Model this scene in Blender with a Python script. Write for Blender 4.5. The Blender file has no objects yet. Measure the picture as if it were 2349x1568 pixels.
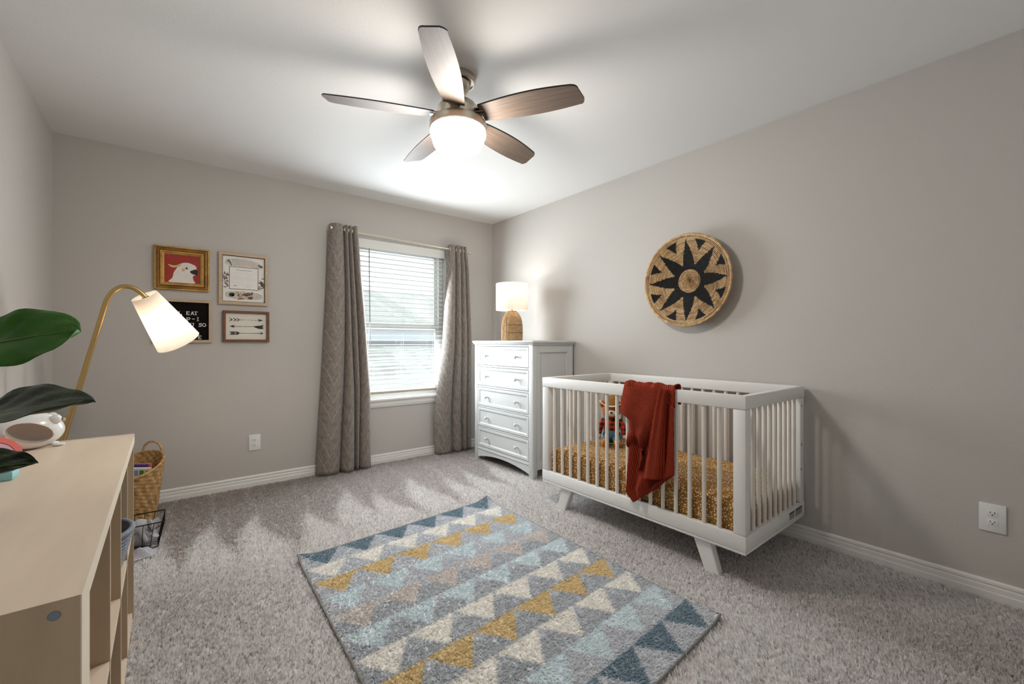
import bpy, bmesh, math, random
import numpy as np
from mathutils import Vector, Matrix

sc = bpy.context.scene
col = sc.collection
PI = math.pi
random.seed(7)
rng = np.random.default_rng(11)

# ------------------------------------------------------------------ camera
F_PX, CX, CY, H = 984.0, 1174.5, 786.0, 1.122       # focal length, optical centre and eye height read off the vanishing points
YAW = math.radians(38.46)
cam = bpy.data.cameras.new('camera')
cam.sensor_width = 36.0
cam.lens = 36.0 * F_PX / 2349.0
cam.shift_y = (CY - 784.0) / 2349.0
cam.clip_start = 0.02
cam_o = bpy.data.objects.new('camera', cam)
col.objects.link(cam_o)
cam_o.location = (0, 0, H)
cam_o.rotation_euler = (PI / 2, 0, -YAW)
sc.camera = cam_o

# ------------------------------------------------------------------ world and exposure
sc.view_settings.view_transform = 'Standard'
sc.view_settings.look = 'None'
sc.view_settings.gamma = 1.0
sc.view_settings.use_curve_mapping = False
sc.view_settings.exposure = 1.62
sc.cycles.use_denoising = True
sc.cycles.adaptive_threshold = 0.03
sc.cycles.max_bounces = 7
sc.cycles.diffuse_bounces = 4
sc.cycles.glossy_bounces = 2
sc.cycles.transparent_max_bounces = 8
sc.cycles.sample_clamp_indirect = 6.0
world = bpy.data.worlds.new('overcast_sky')
sc.world = world
world.use_nodes = True
bg = world.node_tree.nodes['Background']
bg.inputs['Color'].default_value = (0.90, 0.96, 1.0, 1)
bg.inputs['Strength'].default_value = 0.68

XL, XR, YB, YF, ZC = -0.58, 2.80, 3.88, -0.32, 2.44   # room: left wall, right wall, window wall, wall behind the camera, ceiling
WX0, WX1, WZ0, WZ1 = 1.29, 2.215, 0.595, 2.07          # window opening


def portal(name, loc, rot, sx, sy):
    l = bpy.data.lights.new(name, 'AREA')
    l.shape = 'RECTANGLE'
    l.size, l.size_y = sx, sy
    l.cycles.is_portal = True
    o = bpy.data.objects.new(name, l)
    o.location, o.rotation_euler = loc, rot
    col.objects.link(o)


portal('window_portal', ((WX0 + WX1) / 2, YB + 0.16, (WZ0 + WZ1) / 2), (-PI / 2, 0, 0), WX1 - WX0, WZ1 - WZ0)


# area light added on the room side of the blind, standing in for daylight
day = bpy.data.lights.new('daylight_stand_in', 'AREA')
day.shape = 'RECTANGLE'
day.size, day.size_y = 0.80, 1.28
day.energy = 18.5
day.color = (0.86, 0.945, 1.0)
day_o = bpy.data.objects.new('daylight_stand_in', day)
day_o.location = (1.76, YB - 0.012, 1.33)
day_o.rotation_euler = (-PI / 2 + math.radians(10), 0, 0)
col.objects.link(day_o)


# ------------------------------------------------------------------ materials
def lin(c):
    if isinstance(c, str):
        c = [int(c[i:i + 2], 16) / 255 for i in (0, 2, 4)]
        return tuple((v / 12.92 if v <= 0.04045 else ((v + 0.055) / 1.055) ** 2.4) for v in c)
    return tuple(c)


def new_mat(name):
    m = bpy.data.materials.new(name)
    m.use_nodes = True
    nt = m.node_tree
    return m, nt, nt.nodes['Principled BSDF']


def mat(name, c, rough=0.6, metal=0.0, noise=None, bump=None, coord='Object', spec=0.5, stretch=(1, 1, 1), coat=0.0):
    """plain material; noise=(scale, amount, detail), bump=(scale, strength, distance)"""
    m, nt, b = new_mat(name)
    c = lin(c)
    b.inputs['Base Color'].default_value = (*c, 1)
    b.inputs['Roughness'].default_value = rough
    b.inputs['Metallic'].default_value = metal
    b.inputs['Specular IOR Level'].default_value = spec
    b.inputs['Coat Weight'].default_value = coat
    if noise or bump:
        tc = nt.nodes.new('ShaderNodeTexCoord')
        mp = nt.nodes.new('ShaderNodeMapping')
        mp.inputs['Scale'].default_value = stretch
        nt.links.new(tc.outputs[coord], mp.inputs['Vector'])
    if noise:
        n = nt.nodes.new('ShaderNodeTexNoise')
        n.inputs['Scale'].default_value = noise[0]
        n.inputs['Detail'].default_value = noise[2] if len(noise) > 2 else 3
        nt.links.new(mp.outputs[0], n.inputs['Vector'])
        r = nt.nodes.new('ShaderNodeValToRGB')
        a = noise[1]
        r.color_ramp.elements[0].color = (*[max(0, v * (1 - a)) for v in c], 1)
        r.color_ramp.elements[1].color = (*[min(1, v * (1 + a)) for v in c], 1)
        r.color_ramp.elements[0].position, r.color_ramp.elements[1].position = 0.3, 0.7
        nt.links.new(n.outputs['Fac'], r.inputs[0])
        nt.links.new(r.outputs[0], b.inputs['Base Color'])
    if bump:
        n = nt.nodes.new('ShaderNodeTexNoise')
        n.inputs['Scale'].default_value = bump[0]
        n.inputs['Detail'].default_value = 3
        nt.links.new(mp.outputs[0], n.inputs['Vector'])
        bp = nt.nodes.new('ShaderNodeBump')
        bp.inputs['Strength'].default_value = bump[1]
        bp.inputs['Distance'].default_value = bump[2]
        nt.links.new(n.outputs['Fac'], bp.inputs['Height'])
        nt.links.new(bp.outputs[0], b.inputs['Normal'])
    return m


def mathn(nt, op, a, b=None, c=None):
    n = nt.nodes.new('ShaderNodeMath')
    n.operation = op
    for i, v in enumerate((a, b, c)):
        if v is None:
            continue
        if isinstance(v, (int, float)):
            n.inputs[i].default_value = v
        else:
            nt.links.new(v, n.inputs[i])
    return n.outputs[0]


def mixc(nt, fac, a, b):
    n = nt.nodes.new('ShaderNodeMix')
    n.data_type = 'RGBA'
    for sock, v in ((n.inputs[0], fac), (n.inputs[6], a), (n.inputs[7], b)):
        if isinstance(v, (int, float)):
            sock.default_value = v
        elif isinstance(v, tuple):
            sock.default_value = (*v, 1)
        else:
            nt.links.new(v, sock)
    return n.outputs[2]


def attr_mat(name, attr, trans=0.5):
    """yarn: colour from the strand's own tint, some light passing through the fibre"""
    m = bpy.data.materials.new(name)
    m.use_nodes = True
    nt = m.node_tree
    nt.nodes.clear()
    out = nt.nodes.new('ShaderNodeOutputMaterial')
    a = nt.nodes.new('ShaderNodeAttribute')
    a.attribute_name = attr
    d = nt.nodes.new('ShaderNodeBsdfDiffuse')
    t = nt.nodes.new('ShaderNodeBsdfTranslucent')
    mx = nt.nodes.new('ShaderNodeMixShader')
    mx.inputs[0].default_value = trans
    nt.links.new(a.outputs['Color'], d.inputs[0])
    nt.links.new(a.outputs['Color'], t.inputs[0])
    nt.links.new(d.outputs[0], mx.inputs[1])
    nt.links.new(t.outputs[0], mx.inputs[2])
    nt.links.new(mx.outputs[0], out.inputs[0])
    return m


M = {}
M['wall'] = mat('greige wall paint', (0.535, 0.51, 0.48), 0.75, bump=(160, 0.22, 0.004), spec=0.25)
M['ceiling'] = mat('ceiling paint', (0.79, 0.785, 0.775), 0.85, bump=(120, 0.18, 0.004), spec=0.2)
M['trim'] = mat('white trim paint', (0.78, 0.77, 0.74), 0.35)
M['white'] = mat('white furniture lacquer', (0.61, 0.62, 0.615), 0.4, noise=(3, 0.015))
M['crib'] = mat('white crib lacquer', (0.80, 0.80, 0.785), 0.38, noise=(3, 0.012))
M['spindle'] = mat('washed wood spindle', (0.76, 0.71, 0.65), 0.5, noise=(6, 0.05), stretch=(6, 6, 1))
M['vinyl'] = mat('white window vinyl', (0.82, 0.83, 0.82), 0.4)
M['slat'] = mat('white blind slat', (0.83, 0.83, 0.81), 0.45)
M['cord'] = mat('white blind cord', (0.8, 0.8, 0.78), 0.8)
M['wand'] = mat('clear grey wand', (0.22, 0.24, 0.24), 0.3)
M['plate'] = mat('white outlet plastic', (0.80, 0.80, 0.79), 0.3)
M['dark'] = mat('dark slot', (0.02, 0.02, 0.02), 0.6)
M['nickel'] = mat('brushed nickel', (0.52, 0.46, 0.38), 0.32, 1.0, noise=(40, 0.06), stretch=(1, 1, 12))
M['brass'] = mat('satin brass', (0.52, 0.36, 0.15), 0.32, 1.0)
M['rod'] = mat('pale brass rod', (0.70, 0.66, 0.52), 0.3, 1.0)
M['blade'] = mat('grey brown fan blade wood', (0.145, 0.105, 0.08), 0.5, noise=(9, 0.26, 5), stretch=(0.5, 14, 1), coord='UV')
M['blade_edge'] = mat('black blade edge', (0.02, 0.018, 0.016), 0.5)
M['rattan'] = mat('rattan cane', lin('b99a72'), 0.6, noise=(60, 0.25))
M['seagrass'] = mat('seagrass', lin('b08a58'), 0.7, noise=(45, 0.35, 4), bump=(220, 0.5, 0.004))
M['coil'] = mat('natural coil fibre', lin('bd9a6d'), 0.7, noise=(26, 0.45, 5), bump=(260, 0.5, 0.003))
M['coil_shade_and_dark'] = mat('coil groove shade and dark fibre', lin('6b4a2a'), 0.7, noise=(60, 0.4, 5))
M['coil_pale'] = mat('pale coil fibre', lin('cfb084'), 0.7, noise=(60, 0.3, 5))
M['coil_black'] = mat('black dyed coil fibre', (0.006, 0.006, 0.006), 0.75, bump=(260, 0.6, 0.003))
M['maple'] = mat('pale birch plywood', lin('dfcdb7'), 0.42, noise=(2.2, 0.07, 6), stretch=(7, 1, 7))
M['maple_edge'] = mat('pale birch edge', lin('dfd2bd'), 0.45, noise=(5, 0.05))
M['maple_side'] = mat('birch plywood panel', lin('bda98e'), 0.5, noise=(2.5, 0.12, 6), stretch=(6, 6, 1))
M['screw'] = mat('blue grey screw cap', lin('8393a0'), 0.4, 0.4)
M['leaf'] = mat('fiddle leaf green', lin('306410'), 0.45, noise=(14, 0.3), spec=0.3)
M['leaf_dark'] = mat('dark fiddle leaf', lin('222f1c'), 0.42, noise=(14, 0.3), spec=0.35)
M['vein'] = mat('leaf vein', lin('5d7a2c'), 0.5)
M['stem'] = mat('plant stem bark', lin('6d5a3c'), 0.8)
M['ceramic'] = mat('white glazed ceramic', (0.80, 0.80, 0.79), 0.18, coat=0.4)
M['ceramic_in'] = mat('unglazed inside', lin('b8aea3'), 0.7)
M['soil'] = mat('potting soil', (0.03, 0.022, 0.016), 0.95, bump=(90, 1, 0.01))
M['rope'] = mat('grey cotton rope', lin('7f8590'), 0.9, noise=(80, 0.18), bump=(300, 0.5, 0.003))
M['wire'] = mat('black wire', (0.015, 0.013, 0.012), 0.45, 0.6)
M['plush_grey'] = mat('grey plush', lin('b1b1b6'), 0.95, noise=(30, 0.12), bump=(160, 0.8, 0.006))
M['gold'] = mat('antique gold frame', lin('c39a56'), 0.38, 0.55, noise=(18, 0.3))
M['gold_dark'] = mat('worn dark gold', lin('87602a'), 0.45, 0.45, noise=(20, 0.4))
M['oak'] = mat('pale oak frame', lin('bda68b'), 0.5, noise=(8, 0.1, 5), stretch=(1, 1, 6))
M['walnut'] = mat('walnut frame', lin('70492a'), 0.5, noise=(8, 0.3, 5), stretch=(1, 1, 6))
M['paper'] = mat('white paper', (0.80, 0.78, 0.75), 0.7)
M['cream_board'] = mat('cream board', (0.72, 0.68, 0.61), 0.7)
M['ink'] = mat('black ink', (0.02, 0.018, 0.017), 0.7)
M['pale_ink'] = mat('pale grey ink', (0.42, 0.42, 0.43), 0.8)
M['sketch'] = mat('grey sketch wash', (0.57, 0.55, 0.52), 0.8, noise=(160, 0.5, 5))
M['brown_ink'] = mat('brown ink', (0.17, 0.095, 0.06), 0.8, noise=(200, 0.5))
M['tan_ink'] = mat('tan wash', (0.50, 0.34, 0.22), 0.8, noise=(160, 0.4))
M['green_ink'] = mat('grey green wash', (0.54, 0.52, 0.44), 0.8, noise=(120, 0.35))
M['banner'] = mat('parchment banner', (0.66, 0.58, 0.48), 0.8, noise=(150, 0.12))
M['red_paint'] = mat('red painted ground', lin('9a2a1c'), 0.6, noise=(14, 0.12), bump=(140, 0.2, 0.002))
M['bird'] = mat('white bird paint', (0.74, 0.70, 0.65), 0.6, noise=(40, 0.05))
M['crest'] = mat('yellow crest paint', lin('d8b667'), 0.6, noise=(60, 0.12))
M['cheek'] = mat('peach cheek paint', lin('dba77f'), 0.7)
M['felt'] = mat('black felt', (0.012, 0.010, 0.009), 0.95, spec=0.1)
M['letter'] = mat('white plastic letter', (0.85, 0.84, 0.82), 0.4)
M['binding'] = mat('grey serged binding', lin('85827f'), 0.9, bump=(260, 0.6, 0.003))
M['label'] = mat('grey warning label', lin('8e9190'), 0.6, noise=(220, 0.4))
M['label_dark'] = mat('dark label band', lin('3f4141'), 0.6)
M['coral'] = mat('coral paint', lin('ef7f78'), 0.55)
M['lilac'] = mat('lilac paint', lin('dcb6cc'), 0.55)
M['orange'] = mat('orange paint', lin('ef9258'), 0.55)
M['aqua'] = mat('light aqua paint', lin('8fc9cf'), 0.5)
M['teal'] = mat('teal paint', lin('1e9389'), 0.5)
M['fur'] = mat('orange brown plush', lin('b5682c'), 0.95, noise=(50, 0.15), bump=(240, 0.6, 0.003))
M['hat'] = mat('tan felt hat', lin('9c6e36'), 0.95, noise=(50, 0.15))
M['cream_plush'] = mat('cream plush', lin('d8c9b2'), 0.95)
M['denim'] = mat('blue denim', lin('3f6478'), 0.9, noise=(90, 0.2))
M['boot'] = mat('orange boot', lin('d0802a'), 0.8)
M['braces'] = mat('yellow braces', lin('cdbb5e'), 0.8)
M['bow'] = mat('book purple', lin('453a86'), 0.5)
M['pinkb'] = mat('book pink', lin('d98088'), 0.5)
M['orangeb'] = mat('orange board', lin('e7973a'), 0.5)
SQ = [mat('print ' + c, lin(c), 0.5) for c in ('d0392f', '6c4a9a', '2c5ca6', '8fa6d0', '4d8a3c', 'b9a53a')]
M['siding'] = mat('pale siding', (0.74, 0.77, 0.80), 0.7)
M['fascia'] = mat('grey fascia', (0.26, 0.27, 0.28), 0.6)
M['gutter'] = mat('white gutter', (0.8, 0.8, 0.8), 0.5)


def shingle_mat():
    m, nt, b = new_mat('asphalt shingle')
    tc = nt.nodes.new('ShaderNodeTexCoord')
    mp = nt.nodes.new('ShaderNodeMapping')
    mp.inputs['Scale'].default_value = (3.2, 12, 12)
    nt.links.new(tc.outputs['Object'], mp.inputs['Vector'])
    n = nt.nodes.new('ShaderNodeTexVoronoi')
    n.inputs['Scale'].default_value = 1.0
    nt.links.new(mp.outputs[0], n.inputs['Vector'])
    sp = nt.nodes.new('ShaderNodeSeparateColor')
    nt.links.new(n.outputs['Color'], sp.inputs[0])
    c = mixc(nt, sp.outputs[0], (0.50, 0.49, 0.47), (0.70, 0.69, 0.67))
    nt.links.new(c, b.inputs['Base Color'])
    b.inputs['Roughness'].default_value = 0.9
    return m


M['shingle'] = shingle_mat()


def glass_mat():
    m = bpy.data.materials.new('window glass')
    m.use_nodes = True
    nt = m.node_tree
    nt.nodes.clear()
    out = nt.nodes.new('ShaderNodeOutputMaterial')
    t = nt.nodes.new('ShaderNodeBsdfTransparent')
    t.inputs[0].default_value = (0.95, 0.98, 0.97, 1)
    g = nt.nodes.new('ShaderNodeBsdfGlossy')
    g.inputs['Roughness'].default_value = 0.02
    mx = nt.nodes.new('ShaderNodeMixShader')
    mx.inputs[0].default_value = 0.05
    nt.links.new(t.outputs[0], mx.inputs[1])
    nt.links.new(g.outputs[0], mx.inputs[2])
    nt.links.new(mx.outputs[0], out.inputs[0])
    return m


M['glass'] = glass_mat()


def shade_mat(name, c, trans=0.55):
    m = bpy.data.materials.new(name)
    m.use_nodes = True
    nt = m.node_tree
    nt.nodes.clear()
    out = nt.nodes.new('ShaderNodeOutputMaterial')
    d = nt.nodes.new('ShaderNodeBsdfDiffuse')
    t = nt.nodes.new('ShaderNodeBsdfTranslucent')
    d.inputs[0].default_value = (*c, 1)
    t.inputs[0].default_value = (*c, 1)
    mx = nt.nodes.new('ShaderNodeMixShader')
    mx.inputs[0].default_value = trans
    nt.links.new(d.outputs[0], mx.inputs[1])
    nt.links.new(t.outputs[0], mx.inputs[2])
    nt.links.new(mx.outputs[0], out.inputs[0])
    return m


M['shade'] = shade_mat('white linen shade', (0.86, 0.83, 0.79))


def emit_mat(name, c, s):
    m, nt, b = new_mat(name)
    b.inputs['Base Color'].default_value = (0.8, 0.8, 0.8, 1)
    b.inputs['Emission Color'].default_value = (*c, 1)
    b.inputs['Emission Strength'].default_value = s
    return m


M['bowl'] = emit_mat('lit opal glass bowl', (1.0, 0.93, 0.85), 27.0)
M['bulb'] = emit_mat('lit bulb', (1.0, 0.80, 0.58), 8.0)


def curtain_mat():
    m, nt, b = new_mat('taupe curtain with fine white hatching')
    tc = nt.nodes.new('ShaderNodeTexCoord')
    sp = nt.nodes.new('ShaderNodeSeparateXYZ')
    nt.links.new(tc.outputs['UV'], sp.inputs[0])
    u, v = sp.outputs[0], sp.outputs[1]
    s = mathn(nt, 'DIVIDE', u, 0.14)
    cell = mathn(nt, 'FLOOR', s)
    fr = mathn(nt, 'SUBTRACT', s, cell)
    par = mathn(nt, 'PINGPONG', s, 1.0)                 # 0-1-0 zigzag across neighbouring columns
    vz = mathn(nt, 'SUBTRACT', v, mathn(nt, 'MULTIPLY', par, 0.17))
    seg = mathn(nt, 'FLOOR', mathn(nt, 'DIVIDE', vz, 0.15))
    sgn = mathn(nt, 'SUBTRACT', mathn(nt, 'MULTIPLY', mathn(nt, 'MODULO', mathn(nt, 'ABSOLUTE', mathn(nt, 'ADD', seg, cell)), 2.0), 2.0), 1.0)
    ang = mathn(nt, 'MULTIPLY', mathn(nt, 'MULTIPLY', sgn, par), 0.10)
    t = mathn(nt, 'FRACT', mathn(nt, 'DIVIDE', mathn(nt, 'ADD', v, ang), 0.018))
    line = mathn(nt, 'LESS_THAN', t, 0.20)
    t2 = mathn(nt, 'FRACT', mathn(nt, 'DIVIDE', vz, 0.15))
    line2 = mathn(nt, 'LESS_THAN', t2, 0.035)
    nz = nt.nodes.new('ShaderNodeTexNoise')
    nz.inputs['Scale'].default_value = 22
    nt.links.new(tc.outputs['UV'], nz.inputs['Vector'])
    brk = mathn(nt, 'GREATER_THAN', nz.outputs['Fac'], 0.47)
    ln = mathn(nt, 'MAXIMUM', mathn(nt, 'MULTIPLY', mathn(nt, 'MULTIPLY', line, brk), 0.42), mathn(nt, 'MULTIPLY', line2, 0.55))
    c = mixc(nt, ln, lin('7d736b'), lin('dcd6ce'))
    nt.links.new(c, b.inputs['Base Color'])
    b.inputs['Roughness'].default_value = 0.75
    b.inputs['Sheen Weight'].default_value = 0.2
    return m


M['curtain'] = curtain_mat()
M['lining'] = mat('pale curtain lining', (0.52, 0.52, 0.52), 0.8)


def sheet_mat():
    m, nt, b = new_mat('ochre sheet with white dots')
    tc = nt.nodes.new('ShaderNodeTexCoord')
    n = nt.nodes.new('ShaderNodeTexVoronoi')
    n.inputs['Scale'].default_value = 88
    n.inputs['Randomness'].default_value = 0.75
    nt.links.new(tc.outputs['Object'], n.inputs['Vector'])
    f = mathn(nt, 'LESS_THAN', n.outputs['Distance'], 0.33)
    c = mixc(nt, f, lin('9a6a24'), lin('e8d8ba'))
    nt.links.new(c, b.inputs['Base Color'])
    b.inputs['Roughness'].default_value = 0.85
    return m


M['sheet'] = sheet_mat()


def knit_mat():
    m, nt, b = new_mat('rust ribbed knit')
    tc = nt.nodes.new('ShaderNodeTexCoord')
    sp = nt.nodes.new('ShaderNodeSeparateXYZ')
    nt.links.new(tc.outputs['UV'], sp.inputs[0])
    w = mathn(nt, 'SINE', mathn(nt, 'MULTIPLY', sp.outputs[0], 2 * PI / 0.0105))
    h2 = mathn(nt, 'SINE', mathn(nt, 'MULTIPLY', sp.outputs[1], 2 * PI / 0.006))
    hh = mathn(nt, 'ADD', w, mathn(nt, 'MULTIPLY', h2, 0.25))
    bp = nt.nodes.new('ShaderNodeBump')
    bp.inputs['Strength'].default_value = 0.9
    bp.inputs['Distance'].default_value = 0.004
    nt.links.new(hh, bp.inputs['Height'])
    nt.links.new(bp.outputs[0], b.inputs['Normal'])
    c = mixc(nt, mathn(nt, 'MULTIPLY_ADD', w, 0.5, 0.5), lin('88291a'), lin('b64a30'))
    nt.links.new(c, b.inputs['Base Color'])
    b.inputs['Roughness'].default_value = 0.95
    b.inputs['Specular IOR Level'].default_value = 0.1
    return m


M['knit'] = knit_mat()


def plaid_mat():
    m, nt, b = new_mat('red and black plaid')
    tc = nt.nodes.new('ShaderNodeTexCoord')
    sp = nt.nodes.new('ShaderNodeSeparateXYZ')
    nt.links.new(tc.outputs['Object'], sp.inputs[0])
    a = mathn(nt, 'LESS_THAN', mathn(nt, 'FRACT', mathn(nt, 'DIVIDE', sp.outputs[1], 0.034)), 0.5)
    d = mathn(nt, 'LESS_THAN', mathn(nt, 'FRACT', mathn(nt, 'DIVIDE', sp.outputs[2], 0.034)), 0.5)
    f = mathn(nt, 'MULTIPLY', mathn(nt, 'ADD', a, d), 0.5)
    c = mixc(nt, f, lin('c23a20'), lin('2a0f0c'))
    nt.links.new(c, b.inputs['Base Color'])
    b.inputs['Roughness'].default_value = 0.9
    return m


M['plaid'] = plaid_mat()

# ------------------------------------------------------------------ mesh helpers
ORG = {}


class MB:
    """collects geometry in world metres; build() links it as ONE mesh object"""

    def __init__(self):
        self.v, self.f, self.mi, self.uv = [], [], [], {}

    def add(self, vs, fs, mi=0):
        o = len(self.v)
        self.v += [tuple(p) for p in vs]
        self.f += [tuple(i + o for i in q) for q in fs]
        self.mi += [mi] * len(fs)
        return self

    def box(self, x0, x1, y0, y1, z0, z1, bev=0.0, mi=0):
        x0, x1 = min(x0, x1), max(x0, x1)
        y0, y1 = min(y0, y1), max(y0, y1)
        z0, z1 = min(z0, z1), max(z0, z1)
        if bev <= 0:
            vs = [(x, y, z) for x in (x0, x1) for y in (y0, y1) for z in (z0, z1)]
            fs = [(0, 1, 3, 2), (4, 6, 7, 5), (0, 4, 5, 1), (2, 3, 7, 6), (0, 2, 6, 4), (1, 5, 7, 3)]
            return self.add(vs, fs, mi)
        bm = bmesh.new()
        bmesh.ops.create_cube(bm, size=1.0)
        for p in bm.verts:
            p.co = Vector(((x0 + x1) / 2 + p.co.x * (x1 - x0), (y0 + y1) / 2 + p.co.y * (y1 - y0), (z0 + z1) / 2 + p.co.z * (z1 - z0)))
        bmesh.ops.bevel(bm, geom=list(bm.edges), offset=min(bev, 0.45 * min(x1 - x0, y1 - y0, z1 - z0)), segments=2, profile=0.5, affect='EDGES')
        bm.verts.index_update()
        self.add([p.co[:] for p in bm.verts], [[q.index for q in f.verts] for f in bm.faces], mi)
        bm.free()
        return self

    def hexa(self, pts, mi=0):
        """8 corners: bottom ring of four, top ring of four"""
        return self.add(pts, [(3, 2, 1, 0), (4, 5, 6, 7), (0, 1, 5, 4), (1, 2, 6, 5), (2, 3, 7, 6), (3, 0, 4, 7)], mi)

    def tube(self, path, r, n=10, caps=True, mi=0, closed=False):
        P = [Vector(p) for p in path]
        R = r if isinstance(r, (list, tuple)) else [r] * len(P)
        k = len(P)
        vs, fs = [], []
        prev = None
        for i, p in enumerate(P):
            if closed:
                d = P[(i + 1) % k] - P[i - 1]
            else:
                d = P[min(i + 1, k - 1)] - P[max(i - 1, 0)]
            d.normalize()
            if prev is None:
                a = d.orthogonal().normalized()
            else:
                a = (prev - d * prev.dot(d)).normalized()
            prev = a
            b = d.cross(a)
            for j in range(n):
                t = 2 * PI * j / n
                vs.append(p + (a * math.cos(t) + b * math.sin(t)) * R[i])
        m = k if closed else k - 1
        for i in range(m):
            for j in range(n):
                i2 = (i + 1) % k
                fs.append((i * n + j, i * n + (j + 1) % n, i2 * n + (j + 1) % n, i2 * n + j))
        if caps and not closed:
            fs.append(tuple(range(n - 1, -1, -1)))
            fs.append(tuple((k - 1) * n + j for j in range(n)))
        return self.add(vs, fs, mi)

    def lathe(self, prof, c=(0, 0), n=32, axis=None, origin=None, cap0=False, cap1=False, mi=0):
        """prof: list of (r, h); vertical about c, or about axis through origin"""
        if axis is None:
            o, ax = Vector((c[0], c[1], 0)), Vector((0, 0, 1))
        else:
            o, ax = Vector(origin), Vector(axis).normalized()
        a = Vector((1, 0, 0)) if axis is None else ax.orthogonal().normalized()
        b = ax.cross(a)
        vs, fs = [], []
        for r, h in prof:
            for j in range(n):
                t = 2 * PI * j / n
                vs.append(o + ax * h + (a * math.cos(t) + b * math.sin(t)) * r)
        for i in range(len(prof) - 1):
            for j in range(n):
                fs.append((i * n + j, i * n + (j + 1) % n, (i + 1) * n + (j + 1) % n, (i + 1) * n + j))
        if cap0:
            fs.append(tuple(range(n - 1, -1, -1)))
        if cap1:
            fs.append(tuple((len(prof) - 1) * n + j for j in range(n)))
        return self.add(vs, fs, mi)

    def ellipsoid(self, c, r, rot=None, n=16, m=10, mi=0, fn=None):
        vs, fs = [], []
        R = rot or Matrix.Identity(3)
        for i in range(m + 1):
            ph = PI * i / m
            for j in range(n):
                t = 2 * PI * j / n
                p = Vector((math.sin(ph) * math.cos(t) * r[0], math.sin(ph) * math.sin(t) * r[1], math.cos(ph) * r[2]))
                if fn:
                    p = fn(p)
                vs.append(Vector(c) + R @ p)
        for i in range(m):
            for j in range(n):
                fs.append((i * n + j, (i + 1) * n + j, (i + 1) * n + (j + 1) % n, i * n + (j + 1) % n))
        return self.add(vs, fs, mi)

    def grid(self, pts, mi=0, uv=None, wrap=False):
        """pts[i][j] -> quads; uv[i][j] optional"""
        o = len(self.v)
        ni, nj = len(pts), len(pts[0])
        for i in range(ni):
            for j in range(nj):
                self.v.append(tuple(pts[i][j]))
                if uv is not None:
                    self.uv[o + i * nj + j] = uv[i][j]
        for i in range(ni - 1):
            for j in range(nj if wrap else nj - 1):
                j2 = (j + 1) % nj
                self.f.append((o + i * nj + j, o + i * nj + j2, o + (i + 1) * nj + j2, o + (i + 1) * nj + j))
                self.mi.append(mi)
        return self

    def mesh(self, name, mats, origin=(0, 0, 0), smooth=None):
        me = bpy.data.meshes.new(name)
        o = Vector(origin)
        me.from_pydata([(p[0] - o.x, p[1] - o.y, p[2] - o.z) for p in self.v], [], self.f)
        for m in (mats if isinstance(mats, (list, tuple)) else [mats]):
            me.materials.append(m)
        me.polygons.foreach_set('material_index', self.mi)
        if self.uv:
            ul = me.uv_layers.new(name='UVMap')
            for lp in me.loops:
                ul.data[lp.index].uv = self.uv.get(lp.vertex_index, (0, 0))
        if smooth is not None:
            me.polygons.foreach_set('use_smooth', [True] * len(me.polygons))
            if smooth < 179:
                me.set_sharp_from_angle(angle=math.radians(smooth))
        me.update()
        return me

    def build(self, name, mats, parent=None, smooth=None, normals=True):
        org = ORG.get(parent.name, Vector((0, 0, 0))) if parent else Vector((0, 0, 0))
        me = self.mesh(name, mats, org, smooth)
        if normals:
            bm = bmesh.new()
            bm.from_mesh(me)
            bmesh.ops.recalc_face_normals(bm, faces=bm.faces)
            bm.to_mesh(me)
            bm.free()
        o = bpy.data.objects.new(name, me)
        col.objects.link(o)
        if parent:
            o.parent = parent
        ORG[o.name] = Vector(org)
        return o


def tag(o, label=None, cat=None, group=None, kind=None):
    if label:
        o['label'] = label
    if cat:
        o['category'] = cat
    if group:
        o['group'] = group
    if kind:
        o['kind'] = kind
    return o


def thing(name, loc, label=None, cat=None, group=None, kind=None):
    o = bpy.data.objects.new(name, None)
    o.empty_display_size = 0.05
    o.location = loc
    col.objects.link(o)
    ORG[o.name] = Vector(loc)
    return tag(o, label, cat, group, kind)


def solo(mb, name, mats, loc, label, cat, smooth=None, group=None):
    """a thing that is one mesh, its origin at loc"""
    me = mb.mesh(name, mats, loc, smooth)
    bm = bmesh.new(); bm.from_mesh(me); bmesh.ops.recalc_face_normals(bm, faces=bm.faces); bm.to_mesh(me); bm.free()
    o = bpy.data.objects.new(name, me)
    o.location = loc
    col.objects.link(o)
    ORG[o.name] = Vector(loc)
    return tag(o, label, cat, group)


def dup(o, dloc, parent=None):
    """a copy sharing mesh data, moved by dloc"""
    c = o.copy()
    col.objects.link(c)
    c.location = Vector(o.location) + Vector(dloc)
    if parent is not None:
        c.parent = parent
    for ch in list(o.children):
        d = ch.copy()
        col.objects.link(d)
        d.parent = c
    return c


def smoothstep(a, b, x):
    t = max(0.0, min(1.0, (x - a) / (b - a)))
    return t * t * (3 - 2 * t)


def interp(x, xs, ys):
    return float(np.interp(x, xs, ys))


def bez(p0, p1, p2, p3, n):
    out = []
    for i in range(n + 1):
        t = i / n
        out.append(Vector(p0) * (1 - t) ** 3 + Vector(p1) * 3 * t * (1 - t) ** 2 + Vector(p2) * 3 * t * t * (1 - t) + Vector(p3) * t ** 3)
    return out


# ------------------------------------------------------------------ the room
W = 0.15
def struct(mb, name, m, **k):
    return tag(mb.build(name, m, **k), kind='structure')


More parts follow.
